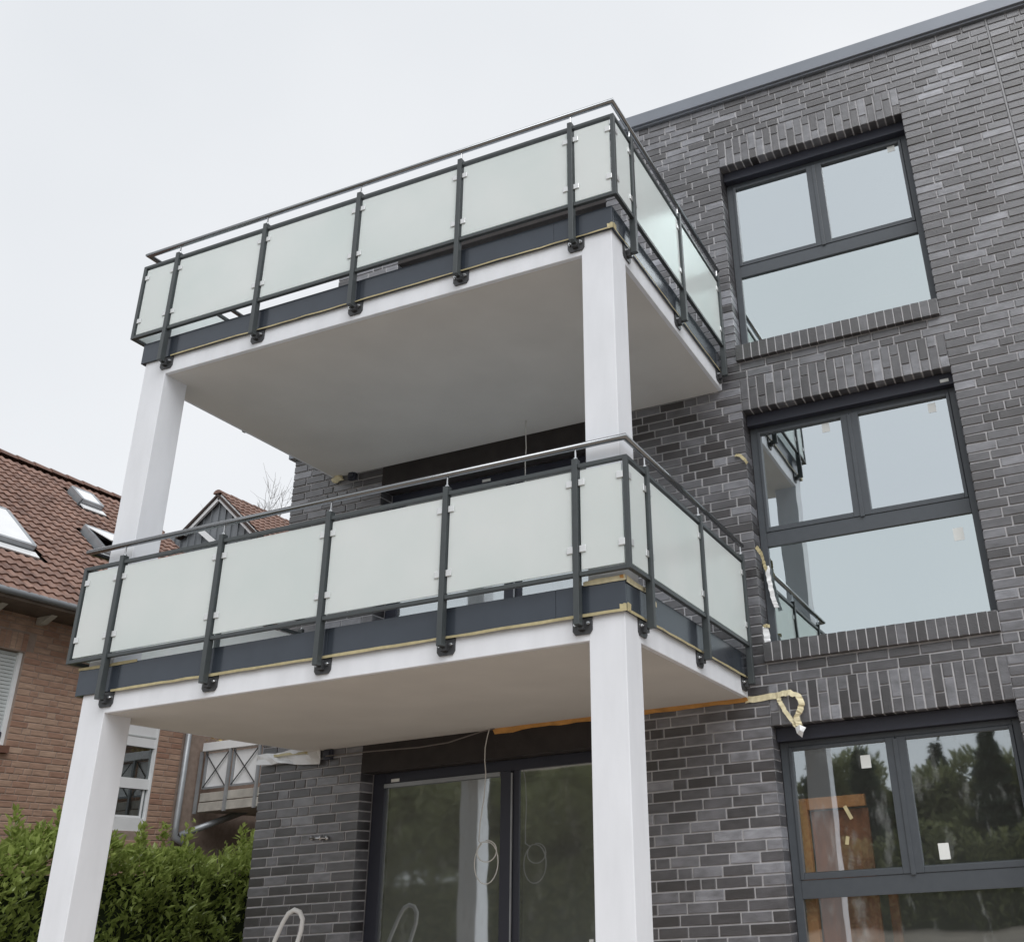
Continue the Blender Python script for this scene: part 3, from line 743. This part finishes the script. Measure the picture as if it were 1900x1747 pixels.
wb = MB(); wb.box(hx - .3, -5.6, 6.21, 6.5, -.56, 5.1); wb.box(hx - .3, hx - .01, 4.151, 6.2, -.56, 5.1); wb.box(-17.4, hx - .31, 9.3, 9.6, -.56, 5.1)
wwing = wb.build('wing_wall', M['housemortar'], house)
# roof deck
SL = math.atan(.9); ux, uz = -math.cos(SL), math.sin(SL); nx, nz_ = math.sin(SL), math.cos(SL)
RL = 3.97 / math.cos(SL)
rf = MB(); Y0, Y1 = -2.9, 5.6
rf.add([(ex, Y0, 5.08), (ex, Y1, 5.08), (-13.97, Y1, 8.65), (-13.97, Y0, 8.65), (-17.94, Y0, 5.08), (-17.94, Y1, 5.08)], [(0, 1, 2, 3), (3, 2, 5, 4), (0, 3, 4), (1, 5, 2), (0, 4, 5, 1)])
roof = rf.build('roof', M['tilebase'], house)
SKY = [(.25, 1.38, -11.82, -11.03), (3.0, 3.62, -12.19, -11.63), (3.57, 3.98, -13.47, -13.13)]
MB().box(hx + .001, ex + .05, -2.9, 5.5, 5.0, 5.05).build('eaves_board', M['soffitwood'], house)
gt = MB(); gt.tube([(ex + .07, -2.9, 5.085), (ex + .07, 5.5, 5.085)], .045, 10)
gt.build('gutter', M['clad'], house, smooth=True)
for y in (-1.0, -.2, .62, 1.35, 2.1, 2.9, 3.7):
    MB().prism([(hx + .02, 4.998), (hx + .02, 4.9), (hx + .12, 4.9), (hx + .3, 4.998)], y - .045, y + .045).build('rafter_end', M['concrete'], house)
# window with closed roller shutter
w1 = MB(); a, b, c, d = HW[0]; w1.box(hx - .12, hx - .04, b - .05, b - .002, c + .001, d - .001); w1.box(hx - .12, hx - .04, a, b - .051, c + .001, c + .05)
w1 = w1.build('window', M['white'], house)
nsl = 24
for i in range(nsl):
    z = c + .055 + i * (d - c - .06) / nsl
    MB().box(hx - .1, hx - .075, a, b - .052, z, z + (d - c - .06) / nsl - .006, .004).build('shutter_slat', M['shutter'], w1)
MB().box(hx - .06, hx + .05, a - .05, b + .03, c - .09, c - .001).build('sill', mat('clinker sill', (.16, .075, .05), .7, var=.2), w1)
MB().box(hx - .07, hx - .035, 1.02, 1.2, c + .10, c + .18, .01).build('shutter_weight', M['dark'], w1)
# tall white window strip
a, b, c, d = HW[1]
w2 = MB(); y0, y1 = a + .002, b - .002; X0, X1 = hx - .1, hx - .02
w2.box(X0, X1, y0, a + .08, c + .001, d - .001); w2.box(X0, X1, b - .03, y1, c + .001, d - .001)
for z0, z1 in ((c + .001, 2.50), (2.905, 3.05), (3.50, d - .001)): w2.box(X0 + .002, X1, a + .0805, b - .0305, z0, z1)
w2.box(X0, X1 + .012, b - .0295, b + .01, c, d)
w2 = w2.build('window', M['white'], house)
for z0, z1 in ((2.501, 2.904), (3.051, 3.499)):
    MB().box(hx - .07, hx - .06, a + .081, b - .031, z0, z1).build('pane', M['oldglass'], w2)
q = MB(); q.box(hx - .055, hx - .045, b - .1, b - .07, 2.505, 2.90); q.box(hx - .055, hx - .045, a + .0815, b - .1005, 2.505, 2.535); q.build('casement', M['white'], w2)
MB().box(hx - .0195, hx - .012, a + .085, b - .035, 3.64, 3.66).build('panel_joint', M['shutter'], w2)
MB().box(hx - .9, hx - .28, a - .3, b + .3, c - .1, d + .1).build('room', M['curtain'], w2)
# drainpipe
MB().tube([(hx + .06, 4.2, 4.95), (hx + .06, 4.2, 2.4), (hx + .06, 4.2, 2.25), (hx + .12, 4.5, 2.1)], .045, 10).build('drainpipe', M['zinc'], house, smooth=True)
MB().tube([(hx + .05, 4.3, 2.28), (hx + .45, 5.2, 2.65)], .05, 8).build('lower_pipe', M['zinc'], house, smooth=True)
# skylights on the roof plane
def onroof(x, y, off): return Vector((x, y, 5.12 + .9 * (ex - x))) + Vector((nx, 0, nz_)) * off
for i, (y0, y1, xa, xb) in enumerate(SKY):
    P = [onroof(xa, y0, .0), onroof(xa, y1, .0), onroof(xb, y1, .0), onroof(xb, y0, .0)]
    n = Vector((nx, 0, nz_)); h = .14
    f = MB(); e = .06
    for k in range(4):
        p, q = P[k], P[(k + 1) % 4]
        f.beam(p + n * h * .5, q + n * h * .5, e, h, up=n)
    f = f.build('skylight', M['zinc'], house)
    tilt = Vector((0, 0, 0)) if i != 1 else n * .16
    m_ = MB(); m_.add([P[0] + n * (h - .02), P[1] + n * (h - .02), P[2] + n * (h - .02) + tilt, P[3] + n * (h - .02) + tilt, P[0] + n * (h - .005), P[1] + n * (h - .005), P[2] + n * (h - .005) + tilt, P[3] + n * (h - .005) + tilt],
                      [(0, 3, 2, 1), (4, 5, 6, 7), (0, 1, 5, 4), (1, 2, 6, 5), (2, 3, 7, 6), (3, 0, 4, 7)])
    m_.build('pane', M['white'], f)
    a = MB(); a.beam(onroof(xb + .1, y0 - .03, .05), onroof(xb + .1, y1 + .03, .05), .16, .02, up=n); a.build('apron', M['film'], f)
# gable dormer on the wing
GY = 6.5
MB().prism([(-14.42, 6.9), (-11.85, 6.9), (-11.85, 8.05), (-12.86, 9.0), (-13.62, 8.40), (-14.42, 8.40)], GY + .02, GY + .3).build('dormer_wall', M['clad'], house)
dw = bpy.data.objects[-1] if False else None
for i in range(14):
    x = -14.36 + i * .185
    zt = 8.39 if x < -13.62 else (8.40 + (x + 13.62) * .79 if x < -12.86 else 9.0 - (x + 12.86) * .94)
    if x < -11.9: MB().box(x - .009, x + .009, GY - .012, GY + .019, 6.95, zt - .02).build('standing_seam', M['clad'], house)
for p, q in (((-12.87, 9.03), (-13.68, 8.38)), ((-12.84, 9.03), (-11.78, 8.03))):
    MB().beam((p[0], GY - .06, p[1]), (q[0], GY - .06, q[1]), .05, .13, up=(0, 0, 1)).build('bargeboard', M['white'], house)
MB().beam((-13.30, GY - .05, 8.41), (-12.85, GY - .05, 8.05), .04, .10).build('bargeboard', M['white'], house)
dk = MB(); dk.add([(-12.87, GY - .12, 9.10), (-12.87, 9.2, 9.10), (-11.5, 9.2, 7.84), (-11.5, GY - .12, 7.84), (-13.85, GY - .12, 8.32), (-13.85, 9.2, 8.32)], [(0, 1, 2, 3), (0, 4, 5, 1)])
dk = dk.build('dormer_roof', M['tilebase'], house); sm = dk.modifiers.new('thickness', 'SOLIDIFY'); sm.thickness = .06; sm.offset = -1
wr = MB(); wr.add([(-13.5, 5.75, 5.1), (-5.6, 5.75, 5.1), (-5.6, 9.1, 8.12), (-13.5, 9.1, 8.12), (-5.6, 12.4, 5.1), (-13.5, 12.4, 5.1)], [(0, 1, 2, 3), (3, 2, 4, 5), (1, 4, 2), (0, 3, 5), (0, 5, 4, 1)])
wr = wr.build('wing_roof', M['tilebase'], house)

# tiles
def tile_mesh(L=.235, Wd=.148):
    V = []; n = 6
    prof = [(i / n * Wd,   .012 + .019 * max(0, math.sin(math.pi * (i / n) / .62)) if i / n < .62 else .012 - .005 * math.sin(math.pi * (i / n - .62) / .38)) for i in range(n + 1)]
    prof = [(p[0] - Wd / 2, p[1]) for p in prof]
    for s_, lift in ((0, .030), (L, .004)):
        for y, z in prof: V.append((s_, y, z + lift))
    for y, z in prof: V.append((0, y, z + .030 - .022))
    F = [(i, i + 1, n + 2 + i, n + 1 + i) for i in range(n)] + [(2 * n + 2 + i, 2 * n + 3 + i, i + 1, i) for i in range(n)]
    return V, F
TV, TF = tile_mesh()
tile_me = bpy.data.meshes.new('roof_tile'); tile_me.from_pydata(TV, [], TF); tile_me.materials.append(M['tile'])
def frame_mat(o, u, v, n):
    return Matrix(((u.x, v.x, n.x, o.x), (u.y, v.y, n.y, o.y), (u.z, v.z, n.z, o.z), (0, 0, 0, 1)))
def tiles_on(o, u, v, lu, lv, skip=None, seed=1):
    """tile placements on a roof plane: o lower corner, u up the slope, v along the eaves"""
    n = v.cross(u).normalized(); n = n if n.z > 0 else -n
    r = random.Random(seed); res = []
    nu, nv = int(lu / .2), int(lv / .148)
    for i in range(nu + 1):
        for j in range(nv):
            c = o + u * (i * .2 - .03) + v * (j * .148 + .074)
            if i * .2 + .2 > lu + .05: continue
            if skip and skip(c + u * .15): continue
            t = min(1, max(0, r.betavariate(2.2, 2.2) + r.uniform(-.05, .05)))
            mm = frame_mat(c + n * (.012 + r.uniform(0, .004)), u, v, n) @ Matrix.Rotation(r.uniform(-.008, .008), 4, 'Z')
            res.append((mm, t))
    return res
def sk_skip(c):
    return any(y0 - .1 < c.y < y1 + .1 and xa - .08 < c.x < xb + .22 for y0, y1, xa, xb in SKY)
T1 = tiles_on(Vector((ex + .03, Y0, 5.085)), Vector((ux, 0, uz)), Vector((0, 1, 0)), RL, Y1 - Y0, sk_skip, 2)
sl = Vector((1.37, 0, -1.26)).normalized()
T2 = tiles_on(Vector((-11.5, GY - .12, 7.86)), -sl, Vector((0, 1, 0)), 1.86, 2.7, None, 3)
sw = Vector((0, 3.35, 3.02)).normalized()
T3 = tiles_on(Vector((-11.3, 5.74, 5.12)), sw, Vector((1, 0, 0)), 4.5, 5.6, None, 4)
def flat_tiles(lst, parent, name):
    V = []; F = []; tone = []
    base = Matrix.Translation(-wpos(parent))
    for mm, t in lst:
        k = len(V); q = base @ mm
        V += [tuple(q @ Vector(v)) for v in TV]; F += [tuple(i + k for i in f) for f in TF]; tone += [t] * len(TF)
    return tag(tri_cards(V, F, tone, name, M['tile_all'], parent), kind='stuff')
flat_tiles(T2, dk, 'roof_tile_field'); flat_tiles(T3, wr, 'roof_tile_field')
rt = random.Random(6)
def ridge_tile(a, b, r, m, parent):
    q = MB(); d = (b - a).normalized(); s_ = d.cross(Vector((0, 0, 1))).normalized(); n = 7; vs = []
    for p, k in ((a, 1.08), (b, .96)):
        for i in range(n): t = math.pi * i / (n - 1); vs.append(p + s_ * (r * k * math.cos(t)) + Vector((0, 0, r * k * .75 * math.sin(t) - .02)))
    q.add(vs, [(i, i + 1, n + i + 1, n + i) for i in range(n - 1)] + [tuple(range(n))])
    o = q.build('ridge_tile', m, parent); o.color = (rt.random() * .5, 0, 0, 1)
for i in range(25): ridge_tile(Vector((-13.97, Y0 + i * .335, 8.70)), Vector((-13.97, Y0 + i * .335 + .36, 8.695)), .13, M['tile'], roof)
for i in range(8): ridge_tile(Vector((-12.87, GY - .13 + i * .33, 9.12)), Vector((-12.87, GY - .13 + i * .33 + .35, 9.115)), .1, M['tile'], dk)
# balcony of the wing
by = 4.6
bk = MB(); bk.box(-10.38, -6.5, by + .02, 6.2, 2.62, 2.72); bk = bk.build('wing_balcony', M['concrete'], house)
MB().box(-10.4, -6.5, by - .06, by + .019, 2.62, 2.755, .006).build('edge_slab', M['concrete'], bk)
MB().box(-10.4, -6.5, by - .05, by + .019, 2.77, 2.90, .006).build('edge_slab', M['concrete'], bk)
MB().box(-10.42, -6.5, by - .10, by + .03, 3.53, 3.66, .006).build('planter_rail', M['white'], bk)
for x in (-10.44, -9.86, -9.28, -8.7): MB().box(x - .02, x + .02, by - .10, by - .061, 2.6, 3.529).build('post', M['zinc'], bk)
for x0, x1 in ((-10.38, -9.90), (-9.82, -9.32), (-9.24, -8.74)):
    MB().box(x0 + .035, x1, by - .035, by - .02, 2.99, 3.50).build('panel', M['white'], bk)
    f = MB(); f.box(x0, x0 + .03, by - .06, by - .036, 2.96, 3.529); f.box(x0 + .0305, x1, by - .06, by - .036, 2.955, 2.985); f.build('panel_frame', M['zinc'], bk)
    f = MB(); f.beam((x0 + .03, by - .07, 2.98), (x1, by - .07, 3.5), .012, .014); f.beam((x0 + .03, by - .085, 3.5), (x1, by - .085, 2.98), .012, .014); f.build('cross_brace', M['bracket'], bk)
fl = []; fF = []; ft = []
for i in range(240):
    c = Vector((-9.75 + rt.gauss(0, .3), by - .02 + rt.uniform(-.06, .08), 3.68 + abs(rt.gauss(0, .07)))); a = Vector((rt.uniform(-1, 1), rt.uniform(-1, 1), rt.uniform(-.3, 1))).normalized() * .035; b = a.cross(Vector((rt.random(), rt.random(), rt.random()))).normalized() * .02
    k = len(fl); fl += [tuple(c - a), tuple(c + b), tuple(c + a), tuple(c - b)]; fF.append((k, k + 1, k + 2, k + 3)); ft.append(rt.random())
for i in range(len(fl)): fl[i] = tuple(Vector(fl[i]))
dried = tri_cards(fl, fF, ft, 'dried_flowers', leaf_mat('dried flowers', (.22, .13, .06), (.6, .5, .25), .8, .2))
tag(dried, 'dried yellowish plants on the rail of the neighbour balcony', 'plants')

# ================================================================== PLANTS
def leaves(n, pos_fn, size, name, m, parent, seed, tone_fn=None, flat=.35):
    rg = np.random.default_rng(seed)
    P, N = pos_fn(rg, n)
    n = len(P)
    L = size * rg.uniform(.5, 1.35, n)[:, None]; Wd = L * rg.uniform(.34, .46, n)[:, None]
    d = rg.normal(size=(n, 3)); d[:, 2] = np.abs(d[:, 2]) * .9; d += N * .9; d /= np.linalg.norm(d, axis=1, keepdims=True)
    s = np.cross(d, rg.normal(size=(n, 3)) * flat + np.array([0, 0, 1.])); s /= np.linalg.norm(s, axis=1, keepdims=True)
    up = np.cross(s, d)
    a = P; t = P + d * L; mid = P + d * L * .5
    l = mid - s * Wd * .5 + up * Wd * .18; r = mid + s * Wd * .5 + up * Wd * .18
    V = np.stack([a, l, t, r], 1).reshape(-1, 3) - np.array(wpos(parent))
    F = np.empty((n * 2, 3), int); k = np.arange(n) * 4
    F[0::2] = np.stack([k, k + 2, k + 1], 1); F[1::2] = np.stack([k, k + 3, k + 2], 1)
    tone = tone_fn(rg, P) if tone_fn else rg.beta(2, 2, n)
    return tri_cards(V.tolist(), F.tolist(), np.repeat(tone, 2), name, m, parent)
hedge = tag(empty('laurel_hedge', (-8, 1, -.55)), 'dense green laurel hedge behind the left column', 'hedge')
def hedge_top(y): return 1.86 + .13 * np.sin(y * 1.7 + 1) + .07 * np.sin(y * 4.3) + .07 * np.sin(y * 9.1 + 2) + .05 * np.sin(y * 17.3)
def hedge_pos(rg, n):
    y = rg.uniform(-3.5, 5.2, n); zt = hedge_top(y)
    z = -.5 + (zt + .5) * np.sqrt(rg.uniform(.0, 1, n)); x = rg.uniform(0, 1, n) ** 1.6
    bulge = .12 * np.sin(y * 3.1 + z * 2.3) + .09 * np.sin(y * 7.7 - z * 5.1) + .05 * np.sin(z * 11 + y * 13)
    round_ = np.clip((z - (zt - .35)) / .35, 0, 1) ** 2 * .3
    X = -7.62 + bulge - round_ - x * .55
    topm = rg.uniform(0, 1, n) < .22
    X = np.where(topm, rg.uniform(-8.5, -7.6, n), X); z = np.where(topm, zt - rg.uniform(0, .14, n) - np.abs(X + 8.02) ** 2 * .5, z)
    shoot = rg.uniform(0, 1, n) < .07
    si = np.floor(y * 6) ; hh = (np.sin(si * 12.9898) * 43758.5453) % 1
    z = np.where(shoot & (hh > .45), zt + rg.uniform(0, .38, n) * hh, z); X = np.where(shoot, -7.95 + .3 * np.sin(si * 3.3) + rg.normal(0, .03, n), X)
    y = np.where(shoot, (si + .5) / 6 + rg.normal(0, .025, n), y)
    N = np.stack([np.full(n, 1.), np.full(n, -.25), np.full(n, .35)], 1)
    return np.stack([X, y, z], 1), N
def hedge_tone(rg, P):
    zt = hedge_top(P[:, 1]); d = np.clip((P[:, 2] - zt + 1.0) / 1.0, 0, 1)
    return np.clip(rg.beta(2, 3, len(P)) * .75 + .4 * d * rg.uniform(.2, 1, len(P)), 0, 1)  # lighter leaves towards the top: sky light from above put into the tone
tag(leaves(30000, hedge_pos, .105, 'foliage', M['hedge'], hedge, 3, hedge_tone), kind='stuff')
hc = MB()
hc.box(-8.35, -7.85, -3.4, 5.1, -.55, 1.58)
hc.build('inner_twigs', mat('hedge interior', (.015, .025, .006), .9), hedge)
for i in range(16):
    y = -3.2 + i * .53; MB().tube([(-8.0, y, -.55), (-7.9 + rt.uniform(-.1, .1), y + .1, .5), (-7.95 + rt.uniform(-.15, .15), y + rt.uniform(-.2, .2), 1.9)], [.03, .02, .006], 6).build('stem', M['bark'], hedge)

def bare_tree(base, h, seed, label, spread=.55):
    r = random.Random(seed); r2 = random.Random(seed + 99); root = tag(empty('bare_tree', base), label, 'tree', 'bare trees behind the neighbour house')
    tr = MB(); tw = MB()
    def grow(p, d, L, rad, lev):
        pts = [p]; rs = [rad]; q = Vector(p); dd = Vector(d)
        for i in range(4):
            dd = (dd + Vector((r.uniform(-.14, .14), r.uniform(-.14, .14), r.uniform(0, .2)))).normalized(); q = q + dd * L / 4; pts.append(q.copy()); rs.append(max(.0045, rad * (1 - .15 * (i + 1))))
        (tr if lev < 2 else tw).tube(pts, rs, 6 if lev < 2 else 4, caps=False)
        if lev >= 3:
            for k in range(6):
                i = r2.choice([1, 2, 3, 4]); e = Vector((r2.uniform(-1, 1), r2.uniform(-1, 1), r2.uniform(-.2, 1))).normalized(); ln = r2.uniform(.15, .5)
                tw.tube([pts[i], pts[i] + (dd * .6 + e).normalized() * ln * .5, pts[i] + (dd * .6 + e * .8).normalized() * ln], [.0035, .003, .002], 3, caps=False)
        if lev >= 5: return
        for k in range(3 if lev < 3 else 4):
            i = r.choice([2, 3, 4]); a = Vector((r.uniform(-1, 1), r.uniform(-1, 1), r.uniform(-.2, .8))).normalized()
            grow(pts[i], (dd * .75 + a * spread).normalized(), L * r.uniform(.55, .78), max(.0055, rs[i] * .66), lev + 1)
    grow(Vector(base), Vector((0, 0, 1)), h * .36, h * .014, 0)
    tr.build('trunk', M['bark'], root); tw.build('twigs', M['bark'], root)
    return root
bare_tree((-14.5, 11.5, -.55), 11.5, 10, 'bare leafless tree rising right of the dormer gable')
bare_tree((-17.0, 11.5, -.55), 10.5, 7, 'bare leafless tree rising left of the dormer gable, beside the column')

# trees across the plot behind the viewer, mirrored in the windows
def conifer_mesh(seed, h, rad):
    def pos(rg, n):
        z = h * (1 - np.sqrt(rg.uniform(0, 1, n))) * .93 + h * .05
        R = rad * (1 - z / h) * (.75 + .25 * np.sin(z * 9 + seed)) * np.sqrt(rg.uniform(.25, 1, n)); a = rg.uniform(0, 2 * np.pi, n)
        N = np.stack([np.cos(a), np.sin(a), np.full(n, -.35)], 1)
        return np.stack([R * np.cos(a), R * np.sin(a), z], 1), N
    return pos
def round_mesh(seed, h, rad):
    def pos(rg, n):
        k = 14; c = rg.normal(size=(k, 3)) * np.array([rad * .5, rad * .5, h * .17]) + np.array([0, 0, h * .62]); i = rg.integers(0, k, n)
        q = rg.normal(size=(n, 3)); q /= np.linalg.norm(q, axis=1, keepdims=True); q *= (rg.uniform(.4, 1, n) ** .5)[:, None] * rad * .48
        P = c[i] + q * np.array([1, 1, .8]); P[:, 2] = np.maximum(P[:, 2], .6)
        return P, q / np.linalg.norm(q, axis=1, keepdims=True)
    return pos
def tree(kind, loc, h, rad, seed, label):
    root = tag(empty(kind, (0, 0, 0)), label, 'tree', 'trees mirrored in the glass')
    if kind == 'spruce_tree': leaves(12000, conifer_mesh(seed, h, rad), .34, 'crown', M['spruce'], root, seed, flat=1.)
    else: leaves(14000, round_mesh(seed, h, rad), .36, 'crown', M['broad'], root, seed, flat=1.)
    MB().tube([(0, 0, -.02), (.03, 0, h * .4), (0, 0, h * .9)], [h * .022, h * .016, .02], 7).build('trunk', M['bark'], root)
    root.location = loc
    return root
TR = [('spruce_tree', (-1.0, -41, -.55), 8.6, 2.4), ('spruce_tree', (-3.6, -43, -.55), 8.0, 2.2), ('spruce_tree', (-6.6, -40, -.55), 7.6, 2.2), ('broadleaf_tree', (1.8, -42, -.55), 7.4, 2.6),
      ('spruce_tree', (-9.4, -42, -.55), 8.4, 2.3), ('broadleaf_tree', (-12.5, -41, -.55), 7.2, 2.8), ('spruce_tree', (-15.5, -43, -.55), 9.0, 2.5), ('broadleaf_tree', (-19, -38, -.55), 8.8, 3.2),
      ('broadleaf_tree', (-23, -39, -.55), 9.4, 3.4), ('spruce_tree', (-26.5, -40, -.55), 9.8, 2.6), ('broadleaf_tree', (-30, -38, -.55), 9.2, 3.4), ('broadleaf_tree', (-35, -40, -.55), 9.6, 3.6), ('spruce_tree', (4.8, -40, -.55), 8.2, 2.3),
      ('broadleaf_tree', (-2.4, -44, -.55), 7.0, 3.0), ('broadleaf_tree', (-5.2, -45, -.55), 6.6, 3.0), ('broadleaf_tree', (-8.2, -44, -.55), 6.9, 3.0), ('broadleaf_tree', (.6, -45, -.55), 7.2, 3.0), ('broadleaf_tree', (-21, -44, -.55), 10.5, 4.2), ('broadleaf_tree', (-28, -44, -.55), 10.8, 4.4), ('broadleaf_tree', (-34, -46, -.55), 11, 4.6)]
desc = ['tallest of the spruces mirrored in the right ground floor pane', 'narrow spruce mirrored near the mullion of the ground floor window', 'spruce mirrored at the left edge of the ground floor window', 'round leafy tree mirrored in the right ground floor pane',
        'spruce mirrored beside the wooden door in the ground floor window', 'low leafy tree beyond the ground floor window reflection', 'tall spruce mirrored low by the sliding door edge', 'leafy tree mirrored in the right pane of the sliding door',
        'broad leafy tree mirrored in the middle of the sliding door', 'tall spruce mirrored in the left pane of the sliding door', 'olive leafy tree mirrored in the left pane of the sliding door', 'big leafy tree mirrored at the far left of the sliding door', 'spruce mirrored at the right edge of the ground floor window',
        'round tree filling the gap between the two tallest mirrored spruces', 'low round tree mirrored right of the ground floor mullion', 'low round tree mirrored left of the ground floor mullion', 'round tree mirrored behind the white sticker of the ground floor window', 'tall round tree behind the others in the right pane of the sliding door', 'tall round tree behind the others in the middle of the sliding door', 'tall round tree behind the others in the left pane of the sliding door']
for i, (k, l, h, rd) in enumerate(TR): tree(k, l, h, rd, 60 + i, desc[i])
# clipped garden hedge in front of those trees, mirrored low in the glass
gh = tag(empty('garden_hedge', (-14, -36, -.55)), 'long garden hedge mirrored low in the ground floor glass', 'hedge')
def gpos(rg, n):
    x = rg.uniform(-42, 10, n); z = rg.uniform(-.5, 3.0, n) + .3 * np.sin(x * 1.3); y = -36 + rg.uniform(-.4, .5, n)
    return np.stack([x, y, z], 1), np.tile(np.array([[0, 1., .2]]), (n, 1))
tag(leaves(22000, gpos, .3, 'foliage', M['broad'], gh, 91, flat=1.), kind='stuff')

MB().box(-42, 10, -36.5, -36.1, -.55, 2.4).build('inner_twigs', mat('garden hedge interior', (.05, .06, .025), .9), gh)

# ================================================================== BRICKS AND TILES, ONE BY ONE
def joined(lst, parent, name, m, place, dep, bev):
    V = []; F = []; tone = []; base = wpos(parent)
    for k, b in enumerate(lst):
        v, f = brick_mesh('b', b[1] - b[0], b[3] - b[2], k, dep, bev); q = len(V)
        c = place(b)
        V += [tuple(c(p) - base) for p in v]; F += [tuple(i + q for i in ff) for ff in f]; tone += [b[4]] * len(f)
    return tag(tri_cards(V, F, tone, name, m, parent), kind='stuff')
# facade (faces -Y)
ALL = B + SILL
cands = [(((b[0] + b[1]) / 2, -.002 if b[5] == 0 else -.04, (b[2] + b[3]) / 2), (b[1] - b[0]) * (b[3] - b[2])) for b in ALL]
chosen = pick(cands, 300)
def place_f(b):
    o = Vector(((b[0] + b[1]) / 2, 0, (b[2] + b[3]) / 2))
    off = random.Random(int(b[0] * 1000) * 7 + int(b[2] * 1000)).uniform(-.0015, .0015)
    return lambda p: o + Vector((p[0], p[1] + off, p[2]))
rest = []
for i, b in enumerate(ALL):
    if b[5] == 1.: continue
    if i not in chosen: rest.append(b); continue
    me = shared_brick(b[1] - b[0], b[3] - b[2], i % 3, M['brick'])
    o = link('brick', me, None, wall); o.location = Vector(((b[0] + b[1]) / 2, rnd.uniform(-.0015, .0015), (b[2] + b[3]) / 2)) - wpos(wall); o.color = (b[4], 0, 0, 1)
joined(rest, wall, 'brickwork', M['brick_all'], place_f, .19, .004)
# sills: bricks on edge, tilted forward and projecting
rest = []
def sill_place(b):
    o = Vector(((b[0] + b[1]) / 2, -.048, (b[2] + b[3]) / 2)); return lambda p: o + Vector((p[0], p[1], p[2]))
for i, b in enumerate(ALL):
    if b[5] != 1.: continue
    if i not in chosen: rest.append(b); continue
    me = shared_brick(b[1] - b[0], b[3] - b[2], i % 3, M['brick'], 0.248)
    o = link('sill_brick', me, None, wall); o.location = Vector(((b[0] + b[1]) / 2, -.048, (b[2] + b[3]) / 2)) - wpos(wall); o.color = (b[4], 0, 0, 1)
if rest: joined(rest, wall, 'sill_brickwork', M['brick_all'], sill_place, 0.248, .004)
# house wall (faces +X): bricks along Y
def tone_h(r): return r.betavariate(2, 2)
HB = brick_rows(-2.5, 4.15, -.55, 5.04, [(h[0] - .01, h[1] + .01, h[2] - .1, h[3] + .01) for h in HW] + [(HW[0][0] - .1, HW[0][1] + .12, 4.52, 4.76)], .0833, .012, .24, .115, 8, tone_h)
n = int((1.26 + .3) / .083)
HB += [(-.3 + i * .083, -.3 + i * .083 + .072, 4.525, 4.755, rnd.random()) for i in range(n + 1)]
cands = [((hx + .003, (b[0] + b[1]) / 2, (b[2] + b[3]) / 2), (b[1] - b[0]) * (b[3] - b[2])) for b in HB]
chosen = pick(cands, 300); rest = []
for i, b in enumerate(HB):
    if i not in chosen: rest.append(b); continue
    me = shared_brick(b[1] - b[0], b[3] - b[2], i % 3, M['hbrick'], .1, .005)
    o = link('brick', me, None, hwall); o.location = Vector((hx, (b[0] + b[1]) / 2, (b[2] + b[3]) / 2)) - wpos(hwall); o.rotation_euler = (0, 0, math.pi / 2); o.color = (b[4], 0, 0, 1)
def place_h(b):
    o = Vector((hx, (b[0] + b[1]) / 2, (b[2] + b[3]) / 2)); return lambda p: o + Vector((-p[1], p[0], p[2]))
joined(rest, hwall, 'brickwork', M['hbrick_all'], place_h, .1, .005)
WB = brick_rows(hx, -5.6, 1.5, 5.08, [], .0833, .012, .24, .115, 9, tone_h)
def place_w(b):
    o = Vector(((b[0] + b[1]) / 2, 6.2, (b[2] + b[3]) / 2)); return lambda p: o + Vector((p[0], p[1], p[2]))
joined(WB, wwing, 'brickwork', M['hbrick_all'], place_w, .1, .005)
# roof tiles
cands = [(tuple(mm @ Vector((.08, 0, .05))), .06) for mm, t in T1]
chosen = pick(cands, 300); rest = []
rb = wpos(roof)
for i, (mm, t) in enumerate(T1):
    if i not in chosen: rest.append((mm, t)); continue
    o = link('roof_tile', tile_me, None, roof); o.matrix_local = Matrix.Translation(-rb) @ mm; o.color = (t, 0, 0, 1)
flat_tiles(rest, roof, 'roof_tile_field')
